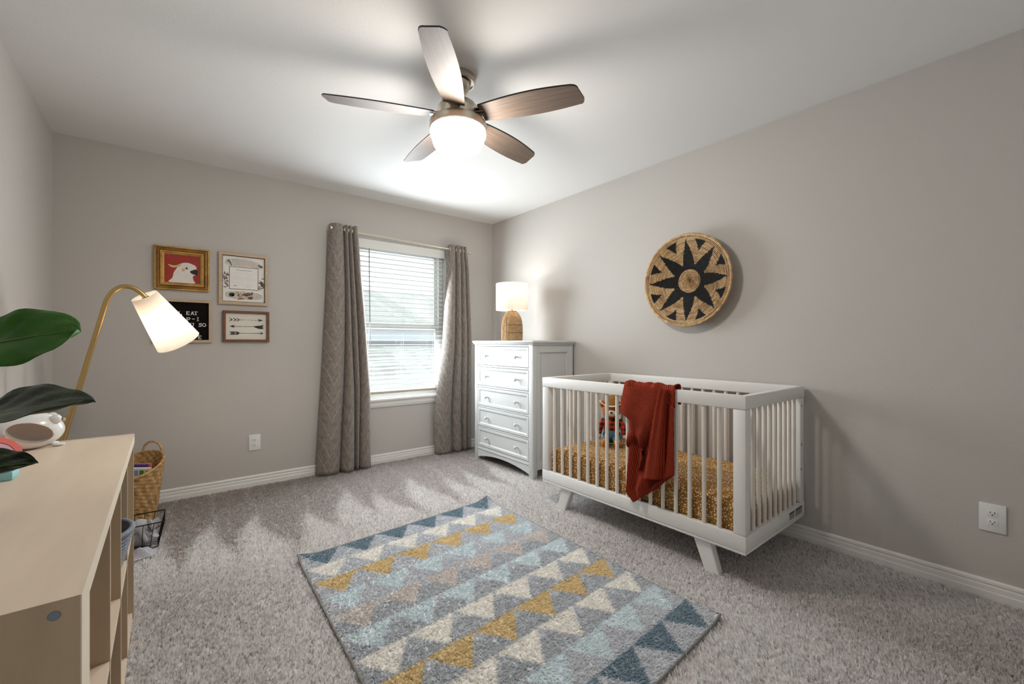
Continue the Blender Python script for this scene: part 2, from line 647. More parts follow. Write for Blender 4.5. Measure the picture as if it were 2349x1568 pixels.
floor_o = struct(MB().box(XL - W, XR + W, YF - W, YB + W, -0.12, 0.0), 'floor', mat('carpet backing', lin('cfc7c2'), 0.95, noise=(90, 0.2)))
struct(MB().box(XL - W, XR + W, YF - W, YB + W, ZC, ZC + 0.1), 'ceiling', M['ceiling'])
struct(MB().box(XL - W, XL, YF - W, YB + W, 0, ZC), 'wall_left', M['wall'])
struct(MB().box(XR, XR + W, YF - W, YB + W, 0, ZC), 'wall_right', M['wall'])
struct(MB().box(XL, WX0, YB, YB + W, 0, ZC).box(WX1, XR, YB, YB + W, 0, ZC).box(WX0, WX1, YB, YB + W, 0, WZ0).box(WX0, WX1, YB, YB + W, WZ1, ZC),
       'wall_back', M['wall'])
struct(MB().box(XL, XR, YF - W, YF, 0, ZC), 'wall_front', M['wall'])


def baseboard(name, fn, a, b):
    """moulded profile run along a wall; fn(s, out, z) -> world point"""
    prof = [(0.0, 0.0), (0.016, 0.0), (0.016, 0.038), (0.0135, 0.043), (0.0125, 0.062), (0.0095, 0.067), (0.0095, 0.071), (0.0125, 0.074), (0.0115, 0.084), (0.006, 0.09), (0.0, 0.09)]
    mb = MB()
    mb.grid([[fn(s, o, z) for (o, z) in prof] for s in (a, b)])
    return struct(mb, name, M['trim'])


baseboard('baseboard_back', lambda s, o, z: (s, YB - o, z), XL, XR)
baseboard('baseboard_right', lambda s, o, z: (XR - o, s, z), YF, YB)
baseboard('baseboard_left', lambda s, o, z: (XL + o, s, z), YF, YB)

# window: frame, two sashes, panes, stool and apron
win = thing('window_1', ((WX0 + WX1) / 2, YB + 0.08, WZ0), kind='structure')
Y0, Y1 = YB + 0.075, YB + 0.145
mb = MB()
mb.box(WX0, WX0 + 0.045, Y0, Y1, WZ0, WZ1, 0.003).box(WX1 - 0.045, WX1, Y0, Y1, WZ0, WZ1, 0.003)
mb.box(WX0 + 0.045, WX1 - 0.045, Y0, Y1, WZ1 - 0.045, WZ1, 0.003).box(WX0 + 0.045, WX1 - 0.045, Y0, Y1, WZ0, WZ0 + 0.045, 0.003)
mb.build('frame', M['vinyl'], win)
ZM = 1.285


def sash(x0, x1, z0, z1, y0, y1, w):
    m = MB()
    m.box(x0, x0 + w, y0, y1, z0, z1, 0.003).box(x1 - w, x1, y0, y1, z0, z1, 0.003)
    m.box(x0 + w, x1 - w, y0, y1, z1 - w, z1, 0.003).box(x0 + w, x1 - w, y0, y1, z0, z0 + w, 0.003)
    s = m.build('sash', M['vinyl'], win)
    MB().box(x0 + w, x1 - w, (y0 + y1) / 2 - 0.002, (y0 + y1) / 2 + 0.002, z0 + w, z1 - w).build('pane', M['glass'], s)


sash(WX0 + 0.04, WX1 - 0.04, ZM - 0.02, WZ1 - 0.04, YB + 0.112, YB + 0.137, 0.038)
sash(WX0 + 0.04, WX1 - 0.04, WZ0 + 0.04, ZM + 0.02, YB + 0.083, YB + 0.108, 0.042)
mb = MB()
mb.grid([[(x, y, z) for (y, z) in [(YB + 0.075, WZ0), (YB + 0.075, WZ0 + 0.012), (YB - 0.028, WZ0 + 0.012), (YB - 0.034, WZ0 + 0.006), (YB - 0.034, WZ0 - 0.008), (YB - 0.028, WZ0 - 0.014), (YB, WZ0 - 0.014)]]
         for x in (WX0 - 0.05, WX1 + 0.05)])
mb.build('sill', M['trim'], win)
mb = MB()
mb.grid([[(x, y, z) for (y, z) in [(YB, WZ0 - 0.014), (YB - 0.018, WZ0 - 0.014), (YB - 0.018, WZ0 - 0.05), (YB - 0.014, WZ0 - 0.058), (YB - 0.014, WZ0 - 0.064), (YB - 0.009, WZ0 - 0.072), (YB, WZ0 - 0.072)]]
         for x in (WX0 - 0.03, WX1 + 0.03)])
mb.build('apron', M['trim'], win)

# blind inside the recess: valance, single slats, bottom rail, ladders, wand
bl = thing('window_blind', ((WX0 + WX1) / 2, YB + 0.035, WZ1), 'white horizontal two inch slat blind filling the window', 'blind')
BX0, BX1, BY = WX0 + 0.012, WX1 - 0.012, YB + 0.035
MB().box(BX0, BX1, YB + 0.004, YB + 0.014, 1.985, WZ1, 0.003).build('valance', M['slat'], bl)
MB().box(BX0, BX1, YB + 0.016, YB + 0.062, 1.995, WZ1 - 0.003, 0.003).build('head_rail', M['slat'], bl)
NS, ZS0, ZS1 = 29, 1.962, 0.700
mb = MB()
pr, TH = [], 0.0028
for k in range(7):
    t = -1 + 2 * k / 6
    pr.append((BY + t * 0.025, -0.0022 * t * t))
zs = ZS0
ring = pr + [(y, z - TH) for (y, z) in reversed(pr)]
mb.grid([[(x, y, zs + z) for (y, z) in ring + ring[:1]] for x in (BX0 + 0.004, BX1 - 0.004)])
for x in (BX0 + 0.004, BX1 - 0.004):
    o = len(mb.v)
    mb.add([(x, y, zs + z) for (y, z) in ring], [tuple(range(len(ring)))])
s0 = mb.build('slat', M['slat'], bl)
for k in range(1, NS):
    dup(s0, (0, 0, -(ZS0 - ZS1) * k / (NS - 1)), bl)
MB().box(BX0 + 0.004, BX1 - 0.004, BY - 0.026, BY + 0.026, 0.645, 0.668, 0.004).build('bottom_rail', mat('grey beige bottom rail', lin('b9ab9c'), 0.5), bl)  # rail in a browner grey than the slats
lad = None
for x in (BX0 + 0.11, (BX0 + BX1) / 2, BX1 - 0.11):
    if lad is None:
        m = MB()
        for dy in (-0.0275, 0.0275):
            m.box(x - 0.0009, x + 0.0009, BY + dy - 0.0008, BY + dy + 0.0008, 0.66, 2.0)
        lad, x_l = m.build('ladder_cord', M['cord'], bl), x
    else:
        dup(lad, (x - x_l, 0, 0), bl)
m = MB().tube([(1.415, YB - 0.004, 1.985), (1.417, YB - 0.006, 1.6), (1.424, YB - 0.006, 1.088)], 0.0042, 8)
m.build('tilt_wand', M['wand'], bl, smooth=40)

# house across the gap, seen through the blind
nh = thing('neighbour_house', (6.0, 12.0, -3.0), 'pale neighbouring house with grey shingled roofs outside the window', 'house')
def roof(y0, z0, y1, z1, x0, x1, n):
    m0 = None
    for k in range(n):
        a, b = k / n, (k + 1) / n
        ya, yb, za, zb = y0 + (y1 - y0) * a, y0 + (y1 - y0) * b, z0 + (z1 - z0) * a, z0 + (z1 - z0) * b
        m = MB().hexa([(x0, ya, za - 0.03), (x1, ya, za - 0.03), (x1, yb, zb - 0.03), (x0, yb, zb - 0.03),
                       (x0, ya, za + 0.028), (x1, ya, za + 0.028), (x1, yb, zb), (x0, yb, zb)])
        if m0 is None:
            m0 = m.build('shingle_course', M['shingle'], nh)
        else:
            dup(m0, (random.uniform(-0.05, 0.05), ya - y0, za - z0), nh)
roof(6.3, 0.05, 9.3, 1.07, 0.0, 13.0, 17)
MB().box(0, 13, 9.3, 9.5, 0.2, 1.55).build('wall', M['siding'], nh)
MB().box(0, 13, 9.22, 9.3, 1.06, 1.16).build('fascia', M['fascia'], nh)
MB().box(0, 13, 9.10, 9.24, 1.42, 1.52).build('gutter', M['gutter'], nh)
roof(9.1, 1.52, 13.1, 2.75, -1.0, 15.0, 20)
MB().box(0, 13, 6.5, 13, -3.0, 0.0).build('lower_wall', M['siding'], nh)
MB().box(4.4, 4.9, 7.0, 7.4, 0.3, 0.62, 0.02).build('roof_vent', M['gutter'], nh)

# ------------------------------------------------------------------ curtains
rod = thing('curtain_rod', (1.65, 3.80, 2.08), 'thin pale brass curtain rod across the top of the window', 'curtain rod')
RZ = lambda x: 2.098 - (x - 1.06) * 0.022
RY = 3.80
MB().tube([(1.075, RY, RZ(1.075)), (2.44, RY, RZ(2.44))], 0.0085, 12).build('pole', M['rod'], rod, smooth=40)
f0 = None
for x in (1.068, 2.447):
    m = MB().lathe([(0.0001, -0.012), (0.012, -0.01), (0.0145, 0.0), (0.012, 0.012), (0.0001, 0.014)], axis=(1, 0, 0), origin=(x, RY, RZ(x)), n=16)
    m.build('finial', M['rod'], rod, smooth=60)
for x in (1.20, 2.33):
    MB().tube([(x, RY, RZ(x) - 0.012), (x, RY + 0.03, RZ(x) - 0.02), (x, YB, RZ(x) - 0.02)], 0.005, 8).build('bracket', M['rod'], rod, smooth=40)


def curtain(name, label, left, right, vt, vb, width, ztop, zbot, amp_t, amp_b):
    """left/right: (z, x) edge lines; vt, vb: where the narrow valleys between the folds sit at top and hem"""
    folds = len(vt) + 1
    NU, NV = folds * 28, 64
    zs, lx = [p[0] for p in left][::-1], [p[1] for p in left][::-1]
    zr, rx = [p[0] for p in right][::-1], [p[1] for p in right][::-1]
    pts, uv = [], []
    L = ztop - zbot
    for i in range(NV + 1):
        t = i / NV
        bnd = [0.0] + [a_ + (b_ - a_) * smoothstep(0, 1, t) + 0.012 * math.sin(5 * t + 3 * k) for k, (a_, b_) in enumerate(zip(vt, vb))] + [1.0]
        am = amp_t + (amp_b - amp_t) * t
        row, ur = [], []
        for j in range(NU + 1):
            k = min(j // 28, folds - 1)
            p = (j - 28 * k) / 28
            p = p - 0.11 * math.sin(2 * PI * p)                      # more points on the steep sides
            u = bnd[k] + (bnd[k + 1] - bnd[k]) * p
            sn = max(0.0, math.sin(PI * p)) ** 0.42
            big = min(1.0, (bnd[k + 1] - bnd[k]) / 0.22)
            zz = ztop - L * t + 0.008 * (sn - 0.5) * (1 - t) ** 6
            x0, x1 = interp(zz, zs, lx), interp(zz, zr, rx)
            x = x0 + (x1 - x0) * u
            fl_ = 1.0 if 0 < j < NU else 0.8
            y = RY + am * (0.95 - 1.75 * sn * (0.75 + 0.25 * big)) * fl_ + 0.006 * math.sin(6 * t + 9 * u) * t
            row.append((x, min(y, YB - 0.006), max(zz, 0.014)))
            ur.append(((k + p) / folds * width, t * L))
        pts.append(row)
        uv.append(ur)
    m = MB().grid(pts, uv=uv)
    o = solo(m, name, M['curtain'], (pts[0][NU // 2][0], RY, 0.012), label, 'curtain', smooth=179, group='curtains at the window')
    md = o.modifiers.new('thickness', 'SOLIDIFY')
    md.thickness = 0.0025
    for u in [0.02] + list(vt) + [0.98]:
        x = interp(u, [0, 1], [left[0][1], right[0][1]])
        p = []
        for q in range(16):
            t = 2 * PI * q / 16
            p.append((x, RY + 0.020 * math.cos(t), RZ(x) + 0.020 * math.sin(t)))
        g = MB().tube(p, 0.004, 6, closed=True).build('grommet', M['rod'], o, smooth=60)
    return o


curtain('window_curtain', 'taupe patterned curtain beside the four wall pictures', [(2.15, 1.050), (1.6, 1.035), (0.9, 1.0), (0.0, 0.945)],
        [(2.15, 1.285), (1.8, 1.315), (1.3, 1.36), (0.7, 1.405), (0.0, 1.415)], [0.50, 0.64, 0.78], [0.43, 0.66, 0.76], 1.25, 2.135, 0.014, 0.040, 0.054)
curtain('window_curtain', 'taupe patterned curtain beside the white dresser', [(2.15, 2.205), (1.5, 2.17), (1.05, 2.14), (0.7, 2.085), (0.35, 2.05), (0.0, 2.06)],
        [(2.15, 2.405), (1.9, 2.44), (1.2, 2.47), (0.0, 2.475)], [0.37, 0.63, 0.82], [0.47, 0.70, 0.87], 1.25, 2.115, 0.014, 0.038, 0.050)


# ------------------------------------------------------------------ wall pictures
def ring_loft(prof, x0, x1, z0, z1):
    """profile [(inset, out from wall)] carried round a rectangle on the window wall"""
    m = MB()
    rows = []
    for (i, d) in prof:
        rows.append([(x0 + i, YB - d, z0 + i), (x1 - i, YB - d, z0 + i), (x1 - i, YB - d, z1 - i), (x0 + i, YB - d, z1 - i)])
    m.grid(rows, wrap=True)
    return m


def flat(name, pts, m, parent, y, thick=0.0004):
    """thin printed shape on the window wall: pts in world (x, z)"""
    n = len(pts)
    a = [(p[0], y, p[1]) for p in pts]
    b = [(p[0], y - thick, p[1]) for p in pts]
    mb = MB()
    mb.add(a + b, [tuple(range(n)), tuple(range(2 * n - 1, n - 1, -1))] + [(i, (i + 1) % n, n + (i + 1) % n, n + i) for i in range(n)])
    return mb.build(name, m, parent)


def ell(cx, cz, rx, rz, n=18, rot=0.0):
    return [(cx + rx * math.cos(2 * PI * k / n) * math.cos(rot) - rz * math.sin(2 * PI * k / n) * math.sin(rot),
             cz + rx * math.cos(2 * PI * k / n) * math.sin(rot) + rz * math.sin(2 * PI * k / n) * math.cos(rot)) for k in range(n)]


def catmull(pts, n=5):
    out = []
    k = len(pts)
    for i in range(k):
        p0, p1, p2, p3 = pts[i - 1], pts[i], pts[(i + 1) % k], pts[(i + 2) % k]
        for j in range(n):
            t = j / n
            out.append(tuple(0.5 * (2 * p1[c] + (p2[c] - p0[c]) * t + (2 * p0[c] - 5 * p1[c] + 4 * p2[c] - p3[c]) * t * t + (3 * p1[c] - p0[c] - 3 * p2[c] + p3[c]) * t ** 3) for c in (0, 1)))
    return out


# gold framed bird painting
gx0, gx1, gz0, gz1 = -0.094, 0.219, 1.496, 1.803
pic = thing('framed_painting', ((gx0 + gx1) / 2, YB, gz0), 'white cockatoo painting on red in an ornate gold frame', 'picture', 'pictures on the window wall')
ring_loft([(0, 0), (0, 0.024), (0.003, 0.028), (0.008, 0.028), (0.010, 0.022)], gx0, gx1, gz0, gz1).build('outer_moulding', M['gold'], pic)
ring_loft([(0.010, 0.022), (0.014, 0.019), (0.022, 0.021), (0.030, 0.017), (0.033, 0.014)], gx0, gx1, gz0, gz1).build('cove', M['gold_dark'], pic)
ring_loft([(0.033, 0.014), (0.034, 0.022), (0.040, 0.022), (0.041, 0.017), (0.046, 0.019), (0.050, 0.016), (0.055, 0.012), (0.056, 0.006)], gx0, gx1, gz0, gz1).build('inner_moulding', M['gold'], pic)
cv = MB().box(gx0 + 0.05, gx1 - 0.05, YB - 0.008, YB - 0.002, gz0 + 0.05, gz1 - 0.05).build('canvas', M['red_paint'], pic)
cx0, cx1, cz0, cz1 = gx0 + 0.055, gx1 - 0.055, gz0 + 0.055, gz1 - 0.055
q = lambda u, v: (cx0 + (cx1 - cx0) * u, cz0 + (cz1 - cz0) * v)
flat('bird', [q(*p) for p in catmull([(0.14, 0.0), (0.22, 0.16), (0.26, 0.36), (0.33, 0.50), (0.36, 0.58), (0.36, 0.63), (0.50, 0.72), (0.64, 0.745), (0.74, 0.72), (0.86, 0.66), (0.90, 0.58), (0.89, 0.44), (0.88, 0.32), (0.80, 0.27), (0.81, 0.12), (0.82, 0.0)], 3)], M['bird'], cv, YB - 0.008)
flat('crest', [q(*p) for p in catmull([(0.10, 0.64), (0.16, 0.63), (0.24, 0.61), (0.32, 0.62), (0.44, 0.67), (0.46, 0.61), (0.36, 0.57), (0.26, 0.53), (0.17, 0.56)], 3)], M['crest'], cv, YB - 0.0084)
flat('cheek', [q(*p) for p in ell(0.525, 0.475, 0.05, 0.055)], M['cheek'], cv, YB - 0.0084)
flat('eye', [q(*p) for p in ell(0.62, 0.54, 0.036, 0.038)], M['ink'], cv, YB - 0.0084)
flat('eye_glint', [q(*p) for p in ell(0.635, 0.552, 0.009, 0.010, 10)], M['bird'], cv, YB - 0.0088)
flat('beak', [q(*p) for p in catmull([(0.73, 0.46), (0.80, 0.49), (0.86, 0.525), (0.92, 0.50), (0.935, 0.40), (0.915, 0.30), (0.86, 0.325), (0.76, 0.36), (0.72, 0.41)], 3)], M['ink'], cv, YB - 0.0088)

# certificate
bx0, bx1, bz0, bz1 = 0.276, 0.600, 1.412, 1.806
ct = thing('framed_certificate', ((bx0 + bx1) / 2, YB, bz0), 'illustrated white certificate in a pale oak frame', 'picture', 'pictures on the window wall')
ring_loft([(0, 0), (0, 0.022), (0.002, 0.024), (0.020, 0.024), (0.0225, 0.022)], bx0, bx1, bz0, bz1).build('frame', M['oak'], ct)
ring_loft([(0.0225, 0.022), (0.0228, 0.012), (0.0262, 0.012), (0.0263, 0.008)], bx0, bx1, bz0, bz1).build('inner_edge', mat('dark brown slip', lin('4a3424'), 0.6), ct)
pp = MB().box(bx0 + 0.02, bx1 - 0.02, YB - 0.010, YB - 0.002, bz0 + 0.02, bz1 - 0.02).build('paper', M['paper'], ct)
cx0, cx1, cz0, cz1 = bx0 + 0.0263, bx1 - 0.0263, bz0 + 0.0263, bz1 - 0.0263
q = lambda u, v: (cx0 + (cx1 - cx0) * u, cz0 + (cz1 - cz0) * v)
yl = YB - 0.010
P = lambda nm, pts, m, k=0: flat(nm, [q(*p) for p in pts], m, pp, yl - 0.0004 * k)
P('wash', catmull([(0.05, 0.86), (0.10, 0.93), (0.3, 0.955), (0.6, 0.95), (0.85, 0.90), (0.97, 0.83), (0.93, 0.775), (0.5, 0.80), (0.12, 0.80)], 3), M['sketch'])
P('pediment', [(0.20, 0.845), (0.35, 0.875), (0.5, 0.885), (0.65, 0.87), (0.88, 0.79), (0.16, 0.79)], mat('pale grey wash', (0.55, 0.54, 0.50), 0.8, noise=(180, 0.25)), 1)
ban = [(0.20 + 0.66 * k / 10, 0.885 + 0.055 * math.sin(PI * k / 10) - 0.035 * k / 10) for k in range(11)]
P('banner', ban + [(x, z - 0.05) for x, z in reversed(ban)], M['banner'], 2)
for k in range(12):
    x = 0.24 + 0.56 * k / 11
    z = 0.86 + 0.055 * math.sin(PI * (x - 0.20) / 0.66) - 0.035 * (x - 0.2) / 0.66
    P('banner_mark', [(x, z - 0.009), (x + 0.018, z - 0.011), (x + 0.018, z + 0.009), (x, z + 0.011)], M['tan_ink'], 3)
P('emblem', catmull([(0.40, 0.835), (0.47, 0.835), (0.50, 0.815), (0.54, 0.86), (0.58, 0.82), (0.63, 0.84), (0.67, 0.82), (0.60, 0.79), (0.48, 0.785), (0.44, 0.80)], 3), M['banner'], 2)
P('perched_bird', catmull([(0.10, 0.90), (0.14, 0.915), (0.175, 0.88), (0.215, 0.79), (0.19, 0.80), (0.15, 0.86)], 3), M['brown_ink'], 3)
P('perched_bird', catmull([(0.84, 0.855), (0.90, 0.85), (0.97, 0.82), (0.93, 0.795), (0.87, 0.815)], 3), M['brown_ink'], 3)
P('border_line', [(0.145, 0.27), (0.855, 0.27), (0.855, 0.775), (0.145, 0.775)], M['brown_ink'], 1)
P('inner_sheet', [(0.16, 0.282), (0.84, 0.282), (0.84, 0.763), (0.16, 0.763)], M['paper'], 2)
P('heading_line', [(0.31, 0.695), (0.70, 0.695), (0.70, 0.708), (0.31, 0.708)], M['pale_ink'], 3)
for (u, v, w) in ((0.28, 0.63, 0.10), (0.52, 0.62, 0.07), (0.60, 0.605, 0.11), (0.23, 0.55, 0.17), (0.23, 0.505, 0.26), (0.52, 0.54, 0.18), (0.56, 0.50, 0.20), (0.22, 0.42, 0.20)):
    P('text_line', [(u, v), (u + w, v), (u + w, v + 0.006), (u, v + 0.006)], mat('faint ink', (0.62, 0.61, 0.60), 0.8) if 'faint ink' not in bpy.data.materials else bpy.data.materials['faint ink'], 3)
P('signature', catmull([(0.24, 0.345), (0.29, 0.365), (0.31, 0.35), (0.36, 0.34), (0.31, 0.337)], 3), M['pale_ink'], 3)
P('seal', ell(0.62, 0.355, 0.047, 0.04), bpy.data.materials['faint ink'], 3)
P('seal_centre', ell(0.62, 0.355, 0.036, 0.03), M['paper'], 4)
P('ground_wash', catmull([(0.06, 0.15), (0.12, 0.21), (0.5, 0.23), (0.85, 0.20), (0.96, 0.14), (0.9, 0.07), (0.5, 0.05), (0.12, 0.08)], 3), M['green_ink'])
rr = random.Random(3)
for (cxs, c0, c1) in ((0.07, 0.30, 0.62), (0.93, 0.29, 0.55)):
    for k in range(22):
        u, v, a = cxs + rr.uniform(-0.055, 0.055), rr.uniform(c0, c1), rr.uniform(0, PI)
        du, dv = 0.05 * math.cos(a), 0.045 * math.sin(a)
        P('sprig_leaf', [(u - du, v - dv), (u - dv * 0.25, v + du * 0.25), (u + du, v + dv), (u + dv * 0.25, v - du * 0.25)],
          [M['brown_ink'], M['ink'], M['tan_ink'], M['brown_ink']][k % 4], 1 + k % 3)
for (u, v, ru, rv, m) in ((0.21, 0.145, 0.07, 0.045, 'ink'), (0.23, 0.135, 0.03, 0.018, 'green_ink'), (0.41, 0.125, 0.055, 0.055, 'tan_ink'), (0.36, 0.165, 0.02, 0.05, 'tan_ink'), (0.42, 0.06, 0.09, 0.014, 'brown_ink'),
                          (0.58, 0.165, 0.13, 0.035, 'brown_ink'), (0.57, 0.11, 0.05, 0.035, 'pale_ink'), (0.66, 0.09, 0.062, 0.035, 'brown_ink'), (0.74, 0.135, 0.045, 0.035, 'green_ink'), (0.86, 0.09, 0.07, 0.035, 'sketch'), (0.70, 0.20, 0.012, 0.035, 'ink')):
    P('animal', ell(u, v, ru, rv, 14, 0.1), M[m], 2)

# letter board
lx0, lx1, lz0, lz1 = -0.100, 0.236, 1.123, 1.433
lb = thing('letter_board', ((lx0 + lx1) / 2, YB, lz0), 'black felt letter board in a pale oak frame behind the floor lamp shade', 'letter board', 'pictures on the window wall')
ring_loft([(0, 0), (0, 0.022), (0.002, 0.024), (0.018, 0.024), (0.020, 0.022), (0.020, 0.008)], lx0, lx1, lz0, lz1).build('frame', M['oak'], lb)
m = MB()
nr = 42
for k in range(nr):
    z = lz0 + 0.019 + (lz1 - lz0 - 0.038) * (k + 0.5) / nr
    m.box(lx0 + 0.018, lx1 - 0.018, YB - 0.011, YB - 0.004, z - 0.0026, z + 0.0026, 0.0012)
m.box(lx0 + 0.018, lx1 - 0.018, YB - 0.006, YB - 0.002, lz0 + 0.018, lz1 - 0.018)
feltb = m.build('felt_panel', M['felt'], lb)
feltb['kind'] = 'stuff'


def glyph(ch, x, z, h, w):
    """slab serif plastic letter with lower left corner at (x, z)"""
    m = MB()
    t = 0.16 * h
    y0, y1 = YB - 0.015, YB - 0.0105

    def seg(a, b, th=t):
        (ax, az), (bx, bz) = a, b
        d = Vector((bx - ax, bz - az)).normalized() * th * 0.5
        nx, nz = -d.y, d.x
        pts = [(ax + nx, az + nz), (bx + nx, bz + nz), (bx - nx, bz - nz), (ax - nx, az - nz)]
        m.hexa([(p[0], y1, p[1]) for p in pts] + [(p[0], y0, p[1]) for p in pts])

    def arc(cx, cz, rx, rz, a0, a1, n=12):
        pr_ = None
        for k in range(n + 1):
            a = a0 + (a1 - a0) * k / n
            p = (cx + rx * math.cos(a), cz + rz * math.sin(a))
            if pr_:
                seg(pr_, p)
            pr_ = p
    e = t / 2
    if ch in 'EL':
        seg((x + 0.18 * w, z), (x + 0.18 * w, z + h)); seg((x, z + e), (x + w, z + e)); seg((x + w - e, z), (x + w - e, z + 0.3 * h)); seg((x, z + h - e), (x + (0.4 if ch == 'L' else 1) * w, z + h - e))
    if ch == 'E':
        seg((x + 0.2 * w, z + h / 2), (x + 0.65 * w, z + h / 2)); seg((x + w - e, z + h), (x + w - e, z + 0.72 * h))
    if ch == 'A':
        seg((x + 0.12 * w, z), (x + 0.5 * w, z + h)); seg((x + 0.88 * w, z), (x + 0.5 * w, z + h)); seg((x + 0.25 * w, z + 0.36 * h), (x + 0.75 * w, z + 0.36 * h)); seg((x - 0.05 * w, z + e), (x + 0.3 * w, z + e)); seg((x + 0.7 * w, z + e), (x + 1.05 * w, z + e))
    if ch in 'TI':
        seg((x + 0.5 * w, z), (x + 0.5 * w, z + h)); seg((x + 0.22 * w, z + e), (x + 0.78 * w, z + e))
        k = 0 if ch == 'T' else 0.22 * w
        seg((x + k, z + h - e), (x + w - k, z + h - e))
        if ch == 'T':
            seg((x + e, z + h), (x + e, z + 0.75 * h)); seg((x + w - e, z + h), (x + w - e, z + 0.75 * h))
    if ch == 'P':
        seg((x + 0.2 * w, z), (x + 0.2 * w, z + h)); seg((x, z + e), (x + 0.45 * w, z + e)); seg((x, z + h - e), (x + 0.6 * w, z + h - e)); seg((x + 0.2 * w, z + 0.48 * h), (x + 0.6 * w, z + 0.48 * h)); arc(x + 0.6 * w, z + 0.73 * h, 0.34 * w, 0.25 * h - 0.0 * e, -PI / 2, PI / 2)
    if ch == '-':
        seg((x, z + 0.5 * h), (x + w, z + 0.5 * h))
    if ch == 'O':
        arc(x + 0.5 * w, z + 0.5 * h, 0.5 * w - e, 0.5 * h - e, 0, 2 * PI, 24)
    if ch == 'S':
        arc(x + 0.5 * w, z + 0.73 * h, 0.36 * w, 0.20 * h, 0.1, 1.5 * PI, 14); arc(x + 0.5 * w, z + 0.29 * h, 0.38 * w, 0.22 * h, PI / 2, -0.95 * PI, 14)
        seg((x + 0.86 * w, z + h), (x + 0.86 * w, z + 0.7 * h)); seg((x + 0.1 * w, z), (x + 0.1 * w, z + 0.3 * h))
    if ch == 'U':
        seg((x + 0.2 * w, z + 0.3 * h), (x + 0.2 * w, z + h)); seg((x + 0.8 * w, z + 0.3 * h), (x + 0.8 * w, z + h)); arc(x + 0.5 * w, z + 0.3 * h, 0.3 * w, 0.3 * h - e, PI, 2 * PI); seg((x, z + h - e), (x + 0.4 * w, z + h - e)); seg((x + 0.6 * w, z + h - e), (x + w, z + h - e))
    m.build('letter', M['letter'], lb)


LH = 0.0265
for (txt, x, z, w) in (('L', 0.0405, 1.3215, 0.0195), ('E', 0.0835, 1.322, 0.020), ('A', 0.1095, 1.323, 0.020), ('T', 0.128, 1.3235, 0.0225),
                       ('P', 0.083, 1.278, 0.024), ('-', 0.117, 1.2815, 0.017), ('I', 0.142, 1.281, 0.019),
                       ('U', 0.104, 1.239, 0.026), ('S', 0.1565, 1.239, 0.018), ('O', 0.1765, 1.2395, 0.0245), ('E', 0.1525, 1.149, 0.0205)):
    glyph(txt, x, z, LH, w)

# arrow print
ax0, ax1, az0, az1 = 0.302, 0.608, 1.130, 1.366
ap = thing('arrow_print', ((ax0 + ax1) / 2, YB, az0), 'walnut framed cream print with three black arrows', 'picture', 'pictures on the window wall')
ring_loft([(0, 0), (0, 0.026), (0.002, 0.028), (0.016, 0.028), (0.018, 0.026), (0.018, 0.008)], ax0, ax1, az0, az1).build('frame', M['walnut'], ap)
bd = MB().box(ax0 + 0.016, ax1 - 0.016, YB - 0.010, YB - 0.002, az0 + 0.016, az1 - 0.016).build('board', M['cream_board'], ap)
cx0, cx1, cz0, cz1 = ax0 + 0.018, ax1 - 0.018, az0 + 0.018, az1 - 0.018
q = lambda u, v: (cx0 + (cx1 - cx0) * u, cz0 + (cz1 - cz0) * v)


